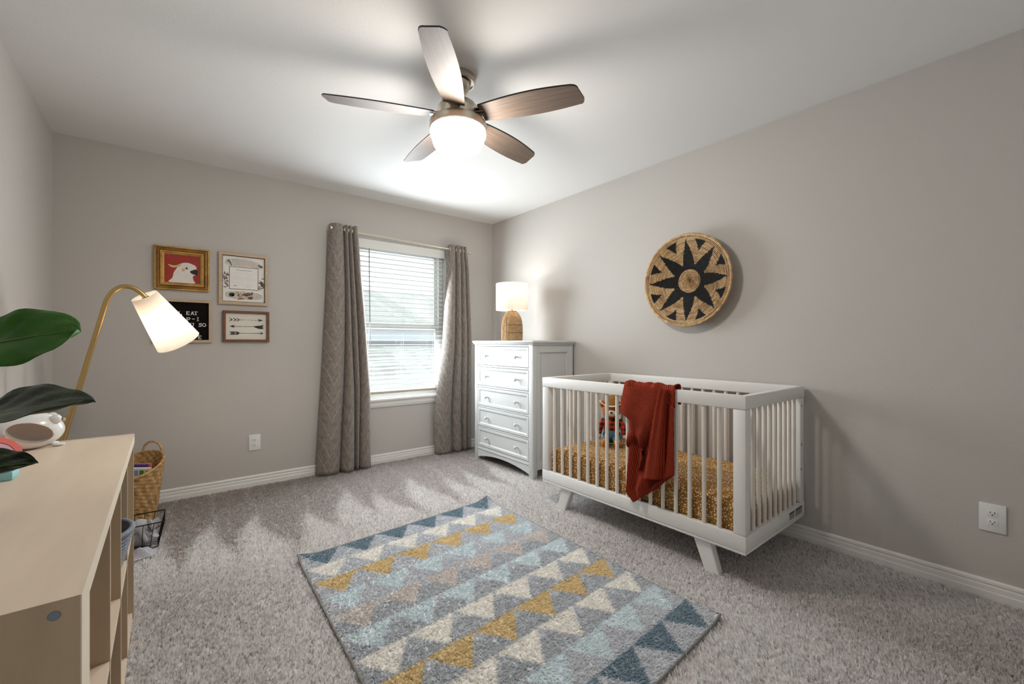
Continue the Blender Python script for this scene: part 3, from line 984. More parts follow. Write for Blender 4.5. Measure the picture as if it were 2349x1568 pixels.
def arrow(vc, flip, style):
    fu = (lambda u: 1 - u) if flip else (lambda u: u)
    polys = []
    hs = 0.062
    # head
    if style == 2:
        polys.append([(0.84, vc + hs), (0.925, vc), (0.84, vc - hs), (0.865, vc)])
        for u in (0.775, 0.805):
            polys.append([(u, vc + 0.045), (u + 0.02, vc), (u, vc - 0.045), (u + 0.012, vc)])
    else:
        polys.append([(0.775, vc + hs), (0.915, vc), (0.775, vc - hs), (0.82, vc)])
    # shaft, broken
    cuts = {0: [(0.34, 0.40), (0.42, 0.45), (0.48, 0.50), (0.53, 0.56), (0.60, 0.66), (0.68, 0.73), (0.74, 0.82)], 1: [(0.35, 0.44), (0.445, 0.48), (0.49, 0.57), (0.60, 0.645), (0.65, 0.72), (0.73, 0.84)], 2: [(0.34, 0.53), (0.54, 0.86)]}[style]
    for a, b in cuts:
        polys.append([(a, vc + 0.008), (b, vc + 0.007), (b, vc - 0.008), (a, vc - 0.007)])
    # fletching
    if style == 0:
        for u in (0.075, 0.165, 0.245):
            polys.append([(u, vc + 0.062), (u + 0.035, vc + 0.055), (u + 0.10, vc), (u + 0.06, vc)])
            polys.append([(u, vc - 0.062), (u + 0.035, vc - 0.055), (u + 0.10, vc), (u + 0.06, vc)])
    elif style == 1:
        polys.append([(0.10, vc + 0.012), (0.075, vc + 0.085), (0.13, vc + 0.055), (0.30, vc + 0.018), (0.36, vc)])
        polys.append([(0.10, vc - 0.012), (0.075, vc - 0.085), (0.19, vc - 0.085), (0.28, vc - 0.035), (0.34, vc)])
        polys.append([(0.06, vc + 0.007), (0.34, vc + 0.005), (0.34, vc - 0.005), (0.06, vc - 0.007)])
    else:
        for sgn in (1, -1):
            polys.append([(0.085, vc + sgn * 0.075), (0.13, vc + sgn * 0.055), (0.20, vc + sgn * 0.065), (0.235, vc + sgn * 0.01), (0.13, vc + sgn * 0.012)])
            polys.append([(0.215, vc + sgn * 0.062), (0.28, vc + sgn * 0.06), (0.345, vc), (0.25, vc + sgn * 0.012)])
        polys.append([(0.09, vc + 0.006), (0.34, vc + 0.006), (0.34, vc - 0.006), (0.09, vc - 0.006)])
    m = MB()
    for k, pl in enumerate(polys):
        pts = [q(fu(u), v) for u, v in pl]
        n = len(pts)
        y = YB - 0.010
        m.add([(p[0], y, p[1]) for p in pts] + [(p[0], y - 0.0008, p[1]) for p in pts],
              [tuple(range(n)), tuple(range(2 * n - 1, n - 1, -1))] + [(i, (i + 1) % n, n + (i + 1) % n, n + i) for i in range(n)])
    m.build('arrow', M['ink'], bd)


arrow(0.75, False, 0)
arrow(0.50, True, 1)
arrow(0.24, False, 2)


# ------------------------------------------------------------------ outlets
def outlet(c, T, label):
    """T(u, out, z) -> world; u runs along the wall"""
    o = thing('wall_outlet', T(0, 0, 0), label, 'outlet', 'wall outlets')

    def bx(u0, u1, d0, d1, z0, z1, bev):
        a, b = T(u0, d0, z0), T(u1, d1, z1)
        return MB().box(a[0], b[0], a[1], b[1], a[2], b[2], bev)
    bx(-0.040, 0.040, 0, 0.007, -0.061, 0.061, 0.0045).build('cover_plate', M['plate'], o, smooth=40)
    for s in (1, -1):
        zc = s * 0.0195
        r = bx(-0.0165, 0.0165, 0.006, 0.0085, zc - 0.0135, zc + 0.0135, 0.004).build('receptacle', M['plate'], o, smooth=40)
        for (u, dz, w, hh) in ((-0.0065, 0.004, 0.0011, 0.0042), (0.0065, 0.004, 0.0011, 0.0036), (0.0, -0.0055, 0.0022, 0.0024)):
            bx(u - w, u + w, 0.008, 0.0088, zc + dz - hh, zc + dz + hh, 0).build('slot', M['dark'], r)
    bx(-0.002, 0.002, 0.006, 0.0082, -0.002, 0.002, 0.001).build('screw', M['plate'], o)


outlet(None, lambda u, d, z: (0.510 + u, YB - d, 0.345 + z), 'white double outlet plate under the four wall pictures')
outlet(None, lambda u, d, z: (XR - d, 0.161 + u, 0.361 + z), 'white double outlet plate on the bare wall past the crib')

# ------------------------------------------------------------------ ceiling fan
FX, FY = 1.117, 1.836
fan = thing('ceiling_fan', (FX, FY, ZC), 'brushed nickel ceiling fan with five grey brown blades and a lit glass bowl', 'ceiling fan')
MB().lathe([(0.0001, 2.44), (0.084, 2.44), (0.086, 2.425), (0.084, 2.412), (0.080, 2.408), (0.074, 2.408), (0.074, 2.414), (0.062, 2.414), (0.06, 2.40), (0.05, 2.372), (0.034, 2.355)], (FX, FY), 40).build('canopy', M['nickel'], fan, smooth=35)
MB().lathe([(0.034, 2.356), (0.033, 2.335), (0.038, 2.325)], (FX, FY), 32).build('down_rod', M['nickel'], fan, smooth=35)
MB().lathe([(0.038, 2.325), (0.06, 2.318), (0.088, 2.300), (0.103, 2.278), (0.105, 2.262), (0.105, 2.222), (0.112, 2.220), (0.137, 2.214), (0.140, 2.208), (0.140, 2.180), (0.136, 2.175), (0.12, 2.174)], (FX, FY), 48).build('motor_housing', M['nickel'], fan, smooth=30)
MB().lathe([(0.120, 2.176), (0.134, 2.176), (0.137, 2.168), (0.137, 2.150), (0.133, 2.142), (0.128, 2.136), (0.126, 2.118), (0.120, 2.100), (0.108, 2.086), (0.085, 2.073), (0.05, 2.066), (0.0001, 2.064)], (FX, FY), 48).build('glass_bowl', M['bowl'], fan, smooth=60)
ZB, RB, PITCH = 2.243, 0.622, math.radians(13)


def blade(ang):
    ca, sa = math.cos(ang), math.sin(ang)

    def T(r, t, n):                       # radial, tangential, normal
        tz = t * math.cos(PITCH) - n * math.sin(PITCH)
        z = -t * math.sin(PITCH) + n * math.cos(PITCH)
        return (FX + r * ca - tz * sa, FY + r * sa + tz * ca, ZB + z)
    # outline: leading edge nearly straight, trailing edge bowed, rounded tip
    r0 = 0.125
    out = []
    for k in range(13):
        s = k / 12
        out.append((r0 + (RB - r0 - 0.02) * s, 0.052 + 0.024 * math.sin(PI * min(1, s * 0.8)) - 0.004 * s))
    for k in range(1, 7):
        a = PI / 2 * (1 - k / 6)
        out.append((RB - 0.02 + 0.02 * math.cos(a) - 0.0, 0.035 + 0.029 * math.sin(a)))
    low = []
    for k in range(13):
        s = k / 12
        low.append((r0 + (RB - r0 - 0.045) * s, -0.050 - 0.022 * math.sin(PI * min(1, s * 0.85)) + 0.006 * s))
    for k in range(1, 7):
        a = PI / 2 * (1 - k / 6)
        low.append((RB - 0.045 + 0.03 * math.cos(a), -0.022 - 0.03 * math.sin(a)))
    ol = out + low[::-1]
    n = len(ol)
    m = MB()
    th = 0.0035
    m.add([T(r, t, th) for r, t in ol] + [T(r, t, -th) for r, t in ol],
          [tuple(range(n)), tuple(range(2 * n - 1, n - 1, -1))])
    for q_, (r, t) in enumerate(ol + ol):
        m.uv[q_] = (r + 3 * ang, t + ang)
    m.add([T(r, t, th) for r, t in ol] + [T(r, t, -th) for r, t in ol],
          [(i, (i + 1) % n, n + (i + 1) % n, n + i) for i in range(n)], 1)
    b = m.build('blade', [M['blade'], M['blade_edge']], fan)
    k = MB()
    k.hexa([T(0.085, -0.03, 0.0036), T(0.185, -0.022, 0.0036), T(0.185, 0.022, 0.0036), T(0.085, 0.03, 0.0036), T(0.085, -0.03, 0.009), T(0.185, -0.022, 0.008), T(0.185, 0.022, 0.008), T(0.085, 0.03, 0.009)])
    k.hexa([T(0.09, -0.024, -0.0060), T(0.140, -0.016, -0.0060), T(0.140, 0.016, -0.0060), T(0.09, 0.024, -0.0060), T(0.09, -0.024, -0.0034), T(0.140, -0.016, -0.0034), T(0.140, 0.016, -0.0034), T(0.09, 0.024, -0.0034)])
    k.build('blade_iron', M['nickel'], b)


for k in range(5):
    blade(math.radians(13.4 + 72 * k))

# ------------------------------------------------------------------ dresser
DXF, DXB, DY0, DY1, DZT = 2.305, 2.775, 2.628, 3.482, 1.142
dr = thing('dresser', (DXF + 0.2, (DY0 + DY1) / 2, 0), 'tall white five drawer dresser with round knobs and an arched apron', 'dresser')
mb = MB()
mb.box(DXF - 0.018, DXB + 0.005, DY0 - 0.022, DY1 + 0.022, DZT - 0.022, DZT, 0.009)
mb.box(DXF - 0.008, DXB, DY0 - 0.012, DY1 + 0.012, DZT - 0.034, DZT - 0.022, 0.003)
mb.build('top', M['white'], dr, smooth=35)
PW = 0.052
p0 = None
for (x, y) in ((DXF, DY0), (DXF, DY1 - PW), (DXB - PW, DY0), (DXB - PW, DY1 - PW)):
    if p0 is None:
        p0 = MB().box(x, x + PW, y, y + PW, 0, DZT - 0.034, 0.003).build('leg', M['white'], dr, smooth=35)
    else:
        dup(p0, (x - DXF, y - DY0, 0), dr)
for y, s in ((DY0, 1), (DY1, -1)):
    m = MB()
    a = DXF + PW
    b = DXB - PW
    m.box(a, b, y + s * 0.012, y + s * 0.022, 0.10, DZT - 0.034)
    m.box(a, b, y + s * 0.002, y + s * 0.022, DZT - 0.10, DZT - 0.034, 0.002).box(a, b, y + s * 0.002, y + s * 0.022, 0.075, 0.15, 0.002)
    m.box(a, a + 0.03, y + s * 0.002, y + s * 0.022, 0.15, DZT - 0.10, 0.002).box(b - 0.02, b, y + s * 0.002, y + s * 0.022, 0.15, DZT - 0.10, 0.002)
    m.build('side_panel', M['white'], dr)
MB().box(DXB - 0.012, DXB - 0.004, DY0 + PW, DY1 - PW, 0.09, DZT - 0.034).build('back_panel', M['white'], dr)
dy0, dy1 = DY0 + PW, DY1 - PW
ZD0, ZD1 = 0.135, 1.098
NP = 5
pitch = (ZD1 - ZD0) / NP
m = MB()
for k in range(NP + 1):
    z = ZD0 + pitch * k
    m.box(DXF + 0.004, DXF + 0.03, dy0, dy1, z - 0.008, z + 0.008, 0.002)
m.build('face_rail', M['white'], dr)
d0 = None
for k in range(NP):
    if d0 is not None:
        dup(d0, (0, 0, pitch * k), dr)
        continue
    z0, z1 = ZD0 + 0.0115, ZD0 + pitch - 0.0115
    y0, y1 = dy0 + 0.004, dy1 - 0.004
    m = MB()
    rows = []
    for (i, d) in ((0, 0.03), (0, 0.0015), (0.0015, 0.0), (0.020, 0.0), (0.022, 0.002), (0.026, 0.003), (0.030, 0.0065), (0.033, 0.007)):
        rows.append([(DXF + d, y0 + i, z0 + i), (DXF + d, y1 - i, z0 + i), (DXF + d, y1 - i, z1 - i), (DXF + d, y0 + i, z1 - i)])
    m.grid(rows, wrap=True)
    o = len(m.v)
    i = 0.033
    m.add([(DXF + 0.007, y0 + i, z0 + i), (DXF + 0.007, y1 - i, z0 + i), (DXF + 0.007, y1 - i, z1 - i), (DXF + 0.007, y0 + i, z1 - i)], [(0, 1, 2, 3)])
    m.box(DXF + 0.028, DXB - 0.03, y0 + 0.01, y1 - 0.01, z0 + 0.005, z1 - 0.01)
    d0 = m.build('drawer', M['white'], dr)
    for y in (y0 + (y1 - y0) * 0.205, y0 + (y1 - y0) * 0.795):
        MB().lathe([(0.009, -0.001), (0.0065, 0.004), (0.006, 0.014), (0.010, 0.019), (0.0145, 0.024), (0.0155, 0.029), (0.012, 0.034), (0.0001, 0.036)], axis=(-1, 0, 0), origin=(DXF + 0.007, y, (z0 + z1) / 2), n=20).build('knob', M['white'], d0, smooth=60)
m = MB()
rows = []
for k in range(25):
    t = k / 24
    y = dy0 + (dy1 - dy0) * t
    zb = 0.035 + 0.045 * math.sin(PI * t) ** 0.8
    rows.append([(DXF + 0.005, y, zb), (DXF + 0.005, y, ZD0 - 0.008), (DXF + 0.022, y, ZD0 - 0.008), (DXF + 0.022, y, zb), (DXF + 0.005, y, zb)])
m.grid(rows)
m.build('apron', M['white'], dr)
MB().box(DXF + 0.0, DXF + 0.024, dy0, dy1, ZD0 - 0.024, ZD0 - 0.008, 0.003).build('apron_moulding', M['white'], dr)

# table lamp on it
TX, TY = 2.49, 3.135
tl = thing('table_lamp', (TX, TY, DZT), 'woven rattan dome table lamp with a white drum shade on the dresser', 'table lamp')
m = MB()
prof = [(0.092, 0.0), (0.096, 0.01), (0.097, 0.06), (0.0965, 0.12), (0.094, 0.16), (0.088, 0.195), (0.077, 0.225), (0.060, 0.252), (0.045, 0.268), (0.038, 0.275)]
pz_, pr_ = [p[1] for p in prof], [p[0] for p in prof]
NZ, NT = 60, 120
rows = []
for i in range(NZ + 1):
    hgt = 0.275 * i / NZ
    r = interp(hgt, pz_, pr_)
    rows.append([(TX + (r + 0.0016 * (1 if (i % 2) else -1) * (1 if (j % 2) else -1)) * math.cos(2 * PI * j / NT), TY + (r + 0.0016 * (1 if (i % 2) else -1) * (1 if (j % 2) else -1)) * math.sin(2 * PI * j / NT), DZT + hgt) for j in range(NT)])
m.grid(rows, wrap=True)
m.build('woven_base', M['rattan'], tl)
rib0 = M['rattan']
for k in range(22):
    t = 2 * PI * k / 22
    MB().tube([(TX + (r + 0.002) * math.cos(t + 0.5 * (hh / 0.275 - .5) * (1 if k % 2 else -1) * 0.4), TY + (r + 0.002) * math.sin(t + 0.5 * (hh / 0.275 - .5) * (1 if k % 2 else -1) * 0.4), DZT + hh) for r, hh in prof], 0.0024, 5).build('rib', M['rattan'], tl, smooth=60)
for hh in (0.004, 0.075, 0.145, 0.274):
    r = interp(hh, pz_, pr_) + 0.002
    MB().tube([(TX + r * math.cos(2 * PI * k / 40), TY + r * math.sin(2 * PI * k / 40), DZT + hh) for k in range(40)], 0.0032, 6, closed=True).build('band', mat('dark rattan band', lin('8f6a3d'), 0.6) if 'dark rattan band' not in bpy.data.materials else bpy.data.materials['dark rattan band'], tl, smooth=60)
MB().lathe([(r, DZT + z) for r, z in ((0.04, 0.272), (0.04, 0.277), (0.012, 0.279), (0.009, 0.285), (0.009, 0.37))], (TX, TY), 24).build('neck', mat('wood neck', lin('c8a074'), 0.5), tl)
SR, SZ0, SZ1 = 0.149, DZT + 0.283, DZT + 0.530
m = MB()
m.lathe([(SR, SZ0), (SR, SZ1), (SR - 0.0015, SZ1), (SR - 0.0015, SZ0), (SR, SZ0)], (TX, TY), 56)
m.build('shade', M['shade'], tl, smooth=40)
MB().ellipsoid((TX, TY, DZT + 0.40), (0.022, 0.022, 0.03)).build('bulb', M['bulb'], tl, smooth=60)


def lamp_light(name, loc, power, c, r):
    l = bpy.data.lights.new(name, 'POINT')
    l.energy = power
    l.color = c
    l.shadow_soft_size = r
    o = bpy.data.objects.new(name, l)
    o.location = loc
    col.objects.link(o)
    return o


lamp_light('table_lamp_light', (TX, TY, DZT + 0.452), 0.75, (1.0, 0.85, 0.70), 0.02)

# ------------------------------------------------------------------ crib
KX0, KX1, KY0, KY1, KZ0, KZ1 = 2.035, 2.777, 0.862, 2.222, 0.155, 0.881
crib = thing('baby_crib', ((KX0 + KX1) / 2, (KY0 + KY1) / 2, 0), 'white slatted baby crib on angled legs against the wall', 'crib')
PW = 0.058
zb, zt = 0.240, 0.817                                  # top of the lower rails, underside of the upper rails
p0 = None
for (x, y) in ((KX0, KY0), (KX0, KY1 - PW), (KX1 - PW, KY0), (KX1 - PW, KY1 - PW)):
    if p0 is None:
        p0 = MB().box(x + 0.001, x + PW, y + 0.001, y + PW, zb, zt, 0.006).build('post', M['crib'], crib, smooth=35)
    else:
        dup(p0, (x - KX0 - (0.001 if x > KX0 else 0), y - KY0 - (0.001 if y > KY0 else 0), 0), crib)
RT = 0.028
for nm, z0, z1 in (('top_rail', zt, KZ1), ('bottom_rail', KZ0 + 0.014, zb)):
    for x0, x1, y0, y1 in ((KX0, KX0 + RT + 0.004, KY0, KY1), (KX1 - RT - 0.004, KX1, KY0, KY1)):
        MB().box(x0, x1, y0, y1, z0, z1, 0.004).build(nm, M['crib'], crib, smooth=35)
    for y0, y1 in ((KY0, KY0 + RT + 0.004), (KY1 - RT - 0.004, KY1)):
        MB().box(KX0 + 0.004, KX1 - 0.004, y0 + 0.0004, y1 - 0.0004, z0 + 0.0004, z1 - 0.0004, 0.004).build(nm, M['crib'], crib, smooth=35)
m = MB().box(KX0 + 0.0015, KX1 - 0.0015, KY0 + 0.0015, KY1 - 0.0015, KZ0, KZ0 + 0.0135, 0.003)
m.build('base_frame', M['crib'], crib, smooth=35)
s0 = None
xf, xb = KX0 + 0.016, KX1 - 0.016
for k in range(16):
    y = 2.114 - 0.075 * k
    for x in (xf, xb):
        if s0 is None:
            s0 = MB().tube([(x, y, zb - 0.004), (x, y, zt + 0.004)], 0.0105, 12, caps=False).build('spindle', M['spindle'], crib, smooth=60)
            sx, sy = x, y
        else:
            dup(s0, (x - sx, y - sy, 0), crib)
for k in range(9):
    x = 2.150 + 0.064 * k
    for y in (KY0 + 0.016, KY1 - 0.016):
        dup(s0, (x - sx, y - sy, 0), crib)
for (sgx, sgy) in ((0, 0), (0, 1), (1, 0), (1, 1)):
    x = KX0 + 0.018 if sgx == 0 else KX1 - 0.018 - 0.045
    x1 = x + 0.045
    yt0, yt1 = (KY0 + 0.175, KY0 + 0.262) if sgy == 0 else (KY1 - 0.262, KY1 - 0.175)
    dyb = -0.055 if sgy == 0 else 0.055
    w0, w1 = yt0 + dyb + 0.008, yt1 + dyb - 0.008
    m = MB().hexa([(x, w0, 0), (x1, w0, 0), (x1, w1, 0), (x, w1, 0), (x, yt0, KZ0), (x1, yt0, KZ0), (x1, yt1, KZ0), (x, yt1, KZ0)])
    lg = m.build('leg', M['crib'], crib)
    bv = lg.modifiers.new('bevel', 'BEVEL')
    bv.width, bv.segments = 0.006, 2
for sgy in (0, 1):
    y = KY0 + 0.15 if sgy == 0 else KY1 - 0.19
    MB().box(KX0 + 0.05, KX1 - 0.05, y, y + 0.04, KZ0 - 0.022, KZ0, 0.003).build('leg_bar', M['crib'], crib)
b0 = None
for z in (0.775, 0.560, 0.425):
    m = MB().lathe([(0.0001, 0.003), (0.006, 0.0025), (0.0065, 0.0), (0.0065, -0.003)], axis=(0, -1, 0), origin=(KX1 - PW + 0.012, KY0 + 0.001, z), n=12)
    m.build('bolt', M['nickel'], crib, smooth=40)
for (x0, x1, z0, z1) in ((2.555, 2.622, 0.185, 0.222), (2.64, 2.735, 0.185, 0.222)):
    l_ = MB().box(x0, x1, KY0 - 0.0008, KY0 + 0.001, z0, z1).build('warning_label', M['label'], crib)
    MB().box(x0, x1, KY0 - 0.0012, KY0, z1 - 0.008, z1).build('label_band', M['label_dark'], l_)

# mattress under a fitted sheet
m = MB()
NX, NY = 26, 46
mx0, mx1, my0, my1, mz0, mz1 = KX0 + 0.036, KX1 - 0.036, KY0 + 0.036, KY1 - 0.036, 0.252, 0.392
rows = []
for i in range(-4, NX + 5):
    row = []
    for j in range(-4, NY + 5):
        u, v = min(1, max(0, i / NX)), min(1, max(0, j / NY))
        x, y = mx0 + (mx1 - mx0) * u, my0 + (my1 - my0) * v
        ei, ej = max(0, -i, i - NX), max(0, -j, j - NY)
        e = max(ei, ej)
        edge = min(u, 1 - u) * (mx1 - mx0), min(v, 1 - v) * (my1 - my0)
        rd = min(edge)
        z = mz1 - 0.022 * math.exp(-rd / 0.022) + 0.004 * math.sin(19 * x + 7 * y) * math.sin(11 * y - 5 * x) * min(1, rd / 0.05) + 0.0035 * math.sin(46 * x + 26 * y) * min(1, rd / 0.06)
        if e:
            z = mz1 - 0.022 - (mz1 - 0.022 - mz0) * e / 4
        row.append((x, y, z))
    rows.append(row)
m.grid(rows)
m.box(mx0 + 0.002, mx1 - 0.002, my0 + 0.002, my1 - 0.002, KZ0 + 0.0137, mz0 + 0.002)
solo(m, 'crib_mattress', M['sheet'], ((mx0 + mx1) / 2, (my0 + my1) / 2, mz0), 'crib mattress in an ochre sheet with small white dots', 'mattress', smooth=60)

# knitted blanket thrown over the front rail
def sheet_grid(mb, rows_yz, xfun, n_u, folds, uvs, u_rot):
    """rows_yz: list of (left (y,z), right (y,z)) down the cloth"""
    pts, uv = [], []
    k = len(rows_yz)
    nv = 44
    for i in range(nv + 1):
        t = i / nv * (k - 1)
        a = min(int(t), k - 2)
        f_ = t - a
        L = [rows_yz[a][0][c] * (1 - f_) + rows_yz[a + 1][0][c] * f_ for c in (0, 1)]
        R_ = [rows_yz[a][1][c] * (1 - f_) + rows_yz[a + 1][1][c] * f_ for c in (0, 1)]
        row, ur = [], []
        for j in range(n_u + 1):
            u = j / n_u
            y, z = L[0] * (1 - u) + R_[0] * u, L[1] * (1 - u) + R_[1] * u
            row.append((xfun(u, i / nv, y, z), y, z))
            c, s = math.cos(u_rot), math.sin(u_rot)
            ur.append((uvs[0] * (c * u - s * i / nv * 2), uvs[1] * (s * u + c * i / nv * 2)))
        pts.append(row)
        uv.append(ur)
    mb.grid(pts, uv=uv)


mb = MB()
XO = KX0 - 0.006
ZT = KZ1 + 0.006


def top_x(z, off):
    """over the rail: behind the front plane near the rail top"""
    return XO - off


# part lying over the rail, from inside the crib to the front edge
rows, uvr = [], []
for i in range(15):
    t = i / 14
    if t < 0.35:
        x, z = KX0 + 0.048, 0.80 + (ZT - 0.80) * (t / 0.35)
    elif t < 0.65:
        a = PI * (t - 0.35) / 0.30
        x, z = KX0 + 0.02 + 0.028 * math.cos(a), ZT + 0.010 * math.sin(a)
    else:
        x, z = KX0 - 0.010, ZT - 0.10 * (t - 0.65) / 0.35
    row, ur = [], []
    for j in range(41):
        u = j / 40
        y = 1.515 + (1.205 - 1.515) * u
        w = 0.006 * math.sin(10 * u + 1.0) + 0.004 * math.sin(23 * u)
        row.append((x - (abs(w) + w) * 0.6 * smoothstep(0.4, 0.9, t), y, z + (abs(w)) * math.sin(PI * t) * 1.2))
        ur.append((0.34 * u * 0.9 - 0.1 * t, 0.3 * t))
    rows.append(row)
    uvr.append(ur)
mb.grid(rows, uv=uvr)
# back layer, long left tail
sheet_grid(mb, [((1.470, 0.80), (1.200, 0.80)), ((1.468, 0.66), (1.197, 0.66)), ((1.468, 0.52), (1.196, 0.52)), ((1.482, 0.40), (1.197, 0.445)), ((1.494, 0.28), (1.250, 0.405)), ((1.448, 0.236), (1.300, 0.352))],
           lambda u, t, y, z: XO - 0.014 - 0.013 * math.sin(13 * u + 3 * t + 0.4) - 0.006 * math.sin(25 * u) * t - 0.006 * t, 44, 3, (0.30, 0.45), 0.25)
# left flap falling away from the rail with a slanting ribbed hem
sheet_grid(mb, [((1.512, 0.880), (1.262, 0.878)), ((1.530, 0.80), (1.275, 0.80)), ((1.536, 0.727), (1.300, 0.72)), ((1.470, 0.700), (1.325, 0.64)), ((1.462, 0.655), (1.345, 0.585)), ((1.405, 0.60), (1.358, 0.556))],
           lambda u, t, y, z: XO - 0.012 - (0.014 + 0.034 * t) * max(0.0, math.sin(PI * min(1, u * 1.02))) ** 0.6 - 0.009 * math.sin(8 * u + 2 * t) * (0.3 + t), 44, 3, (0.34, 0.40), 0.75)
# small zigzag fold below the flap
sheet_grid(mb, [((1.462, 0.66), (1.360, 0.585)), ((1.474, 0.585), (1.372, 0.55)), ((1.478, 0.545), (1.380, 0.535)), ((1.430, 0.515), (1.366, 0.505)), ((1.405, 0.455), (1.372, 0.47)), ((1.408, 0.425), (1.385, 0.43))],
           lambda u, t, y, z: XO - 0.022 - 0.022 * math.sin(5 * u + 6 * t), 30, 2, (0.2, 0.3), -0.3)
# right fold hanging straight with a ribbed hem
sheet_grid(mb, [((1.285, 0.878), (1.236, 0.878)), ((1.315, 0.74), (1.244, 0.74)), ((1.338, 0.60), (1.248, 0.60)), ((1.358, 0.48), (1.250, 0.48)), ((1.368, 0.398), (1.254, 0.415))],
           lambda u, t, y, z: XO - 0.010 - (0.022 + 0.040 * t) * max(0.0, math.sin(PI * u)) ** 0.55 - 0.005 * math.sin(9 * u), 36, 2, (0.16, 0.42), 0.02)
bk = solo(mb, 'knit_blanket', M['knit'], (KX0, 1.36, 0.24), 'rust red ribbed knit blanket draped over the crib rail', 'blanket', smooth=179)
md = bk.modifiers.new('thickness', 'SOLIDIFY')
md.thickness, md.offset = 0.005, 0

# plush doll sitting at the back of the mattress
QX, QY, QZ = 2.50, 1.985, 0.392
doll = thing('plush_doll', (QX, QY, QZ), 'plush animal doll in plaid shirt, yellow braces, blue trousers and brown hat', 'plush toy')
fd = Vector((-0.80, -0.60, 0)).normalized()           # the way it faces
sd = Vector((0.60, -0.80, 0)).normalized()            # its left hand side as seen in the picture
B = Vector((QX, QY, QZ))
Rm = Matrix((fd, sd, Vector((0, 0, 1)))).transposed()
loc = lambda f, s, z: B + fd * f + sd * s + Vector((0, 0, z))
MB().ellipsoid(loc(0, 0, 0.125), (0.042, 0.058, 0.075), Rm).build('shirt', M['plaid'], doll, smooth=180)
MB().ellipsoid(loc(0.005, 0, 0.062), (0.050, 0.064, 0.055), Rm).build('trousers', M['denim'], doll, smooth=180)
for s in (-1, 1):
    MB().tube([loc(0.01, s * 0.032, 0.045), loc(0.06, s * 0.038, 0.043), loc(0.115, s * 0.042, 0.032)], [0.033, 0.031, 0.026], 14).build('trouser_leg', M['denim'], doll, smooth=60)
    MB().ellipsoid(loc(0.128, s * 0.043, 0.032), (0.026, 0.026, 0.032), Rm).build('boot', M['boot'], doll, smooth=180)
    MB().tube([loc(0.0, s * 0.05, 0.175), loc(0.005, s * 0.078, 0.13), loc(0.012, s * 0.090, 0.075)], [0.022, 0.021, 0.018], 12).build('sleeve', M['plaid'], doll, smooth=60)
    MB().ellipsoid(loc(0.014, s * 0.092, 0.055), (0.018, 0.018, 0.022), Rm).build('paw', M['cream_plush'], doll, smooth=180)
    MB().tube([loc(0.048, s * 0.030, 0.07), loc(0.046, s * 0.034, 0.12), loc(0.034, s * 0.032, 0.17), loc(0.0, s * 0.028, 0.198)], 0.0095, 8).build('brace', M['braces'], doll, smooth=60)
hd = MB().ellipsoid(loc(0.008, 0, 0.245), (0.054, 0.066, 0.056), Rm).build('head', M['fur'], doll, smooth=180)
MB().ellipsoid(loc(0.052, 0, 0.228), (0.028, 0.036, 0.024), Rm).build('muzzle', M['cream_plush'], hd, smooth=180)
MB().ellipsoid(loc(0.080, 0, 0.236), (0.007, 0.010, 0.007), Rm).build('nose', M['ink'], hd, smooth=180)
for s in (-1, 1):
    MB().ellipsoid(loc(0.056, s * 0.028, 0.254), (0.005, 0.006, 0.009), Rm).build('eye', M['ink'], hd, smooth=180)
    MB().ellipsoid(loc(-0.005, s * 0.066, 0.285), (0.012, 0.020, 0.026), Rm).build('ear', M['fur'], hd, smooth=180)
MB().lathe([(0.0001, 0.350), (0.03, 0.348), (0.045, 0.330), (0.052, 0.300), (0.054, 0.284)], axis=(0, 0, 1), origin=B + fd * 0.0, n=24).build('hat_crown', M['hat'], doll, smooth=60)
rows = []
for k in range(5):
    r = 0.052 + 0.034 * k / 4
    rows.append([loc(r * math.cos(a) * 0.95, r * math.sin(a), 0.284 + 0.018 * (k / 4) * abs(math.sin(a)) ** 2 * 1.6 - 0.006 * (k / 4) * math.cos(a)) for a in [2 * PI * j / 32 for j in range(32)]])
hb = MB().grid(rows, wrap=True).build('hat_brim', M['cream_plush'], doll, smooth=60)
md = hb.modifiers.new('thickness', 'SOLIDIFY')
md.thickness = 0.004

# ------------------------------------------------------------------ coiled wall basket
WBY, WBZ, WBR = 1.545, 1.545, 0.306
wb = thing('wall_basket', (XR, WBY, WBZ), 'round coiled wall basket with a black star, hung above the crib', 'basket')
NC, NT = 34, 320
m = MB()
rowsets = []
pitchc = WBR / NC
def dish(r):
    return 0.018 + 0.062 * (r / WBR) ** 2.2
pts = []
for c in range(NC):
    for s in range(4):
        rr_ = pitchc * (c + s / 4)
        bumpv = 0.0058 * math.sin(PI * (s / 4)) ** 0.7 if s else 0
        row = []
        for j in range(NT):
            t = 2 * PI * j / NT
            wv = 0.0007 * math.sin(j * 2.1 + c * 1.7)
            row.append((XR - dish(rr_) - bumpv - wv * (s > 0), WBY + rr_ * math.cos(t), WBZ + rr_ * math.sin(t)))
        pts.append(row)
pts.append([(XR - dish(WBR), WBY + WBR * math.cos(2 * PI * j / NT), WBZ + WBR * math.sin(2 * PI * j / NT)) for j in range(NT)])
o0 = len(m.v)
m.grid(pts, wrap=True)
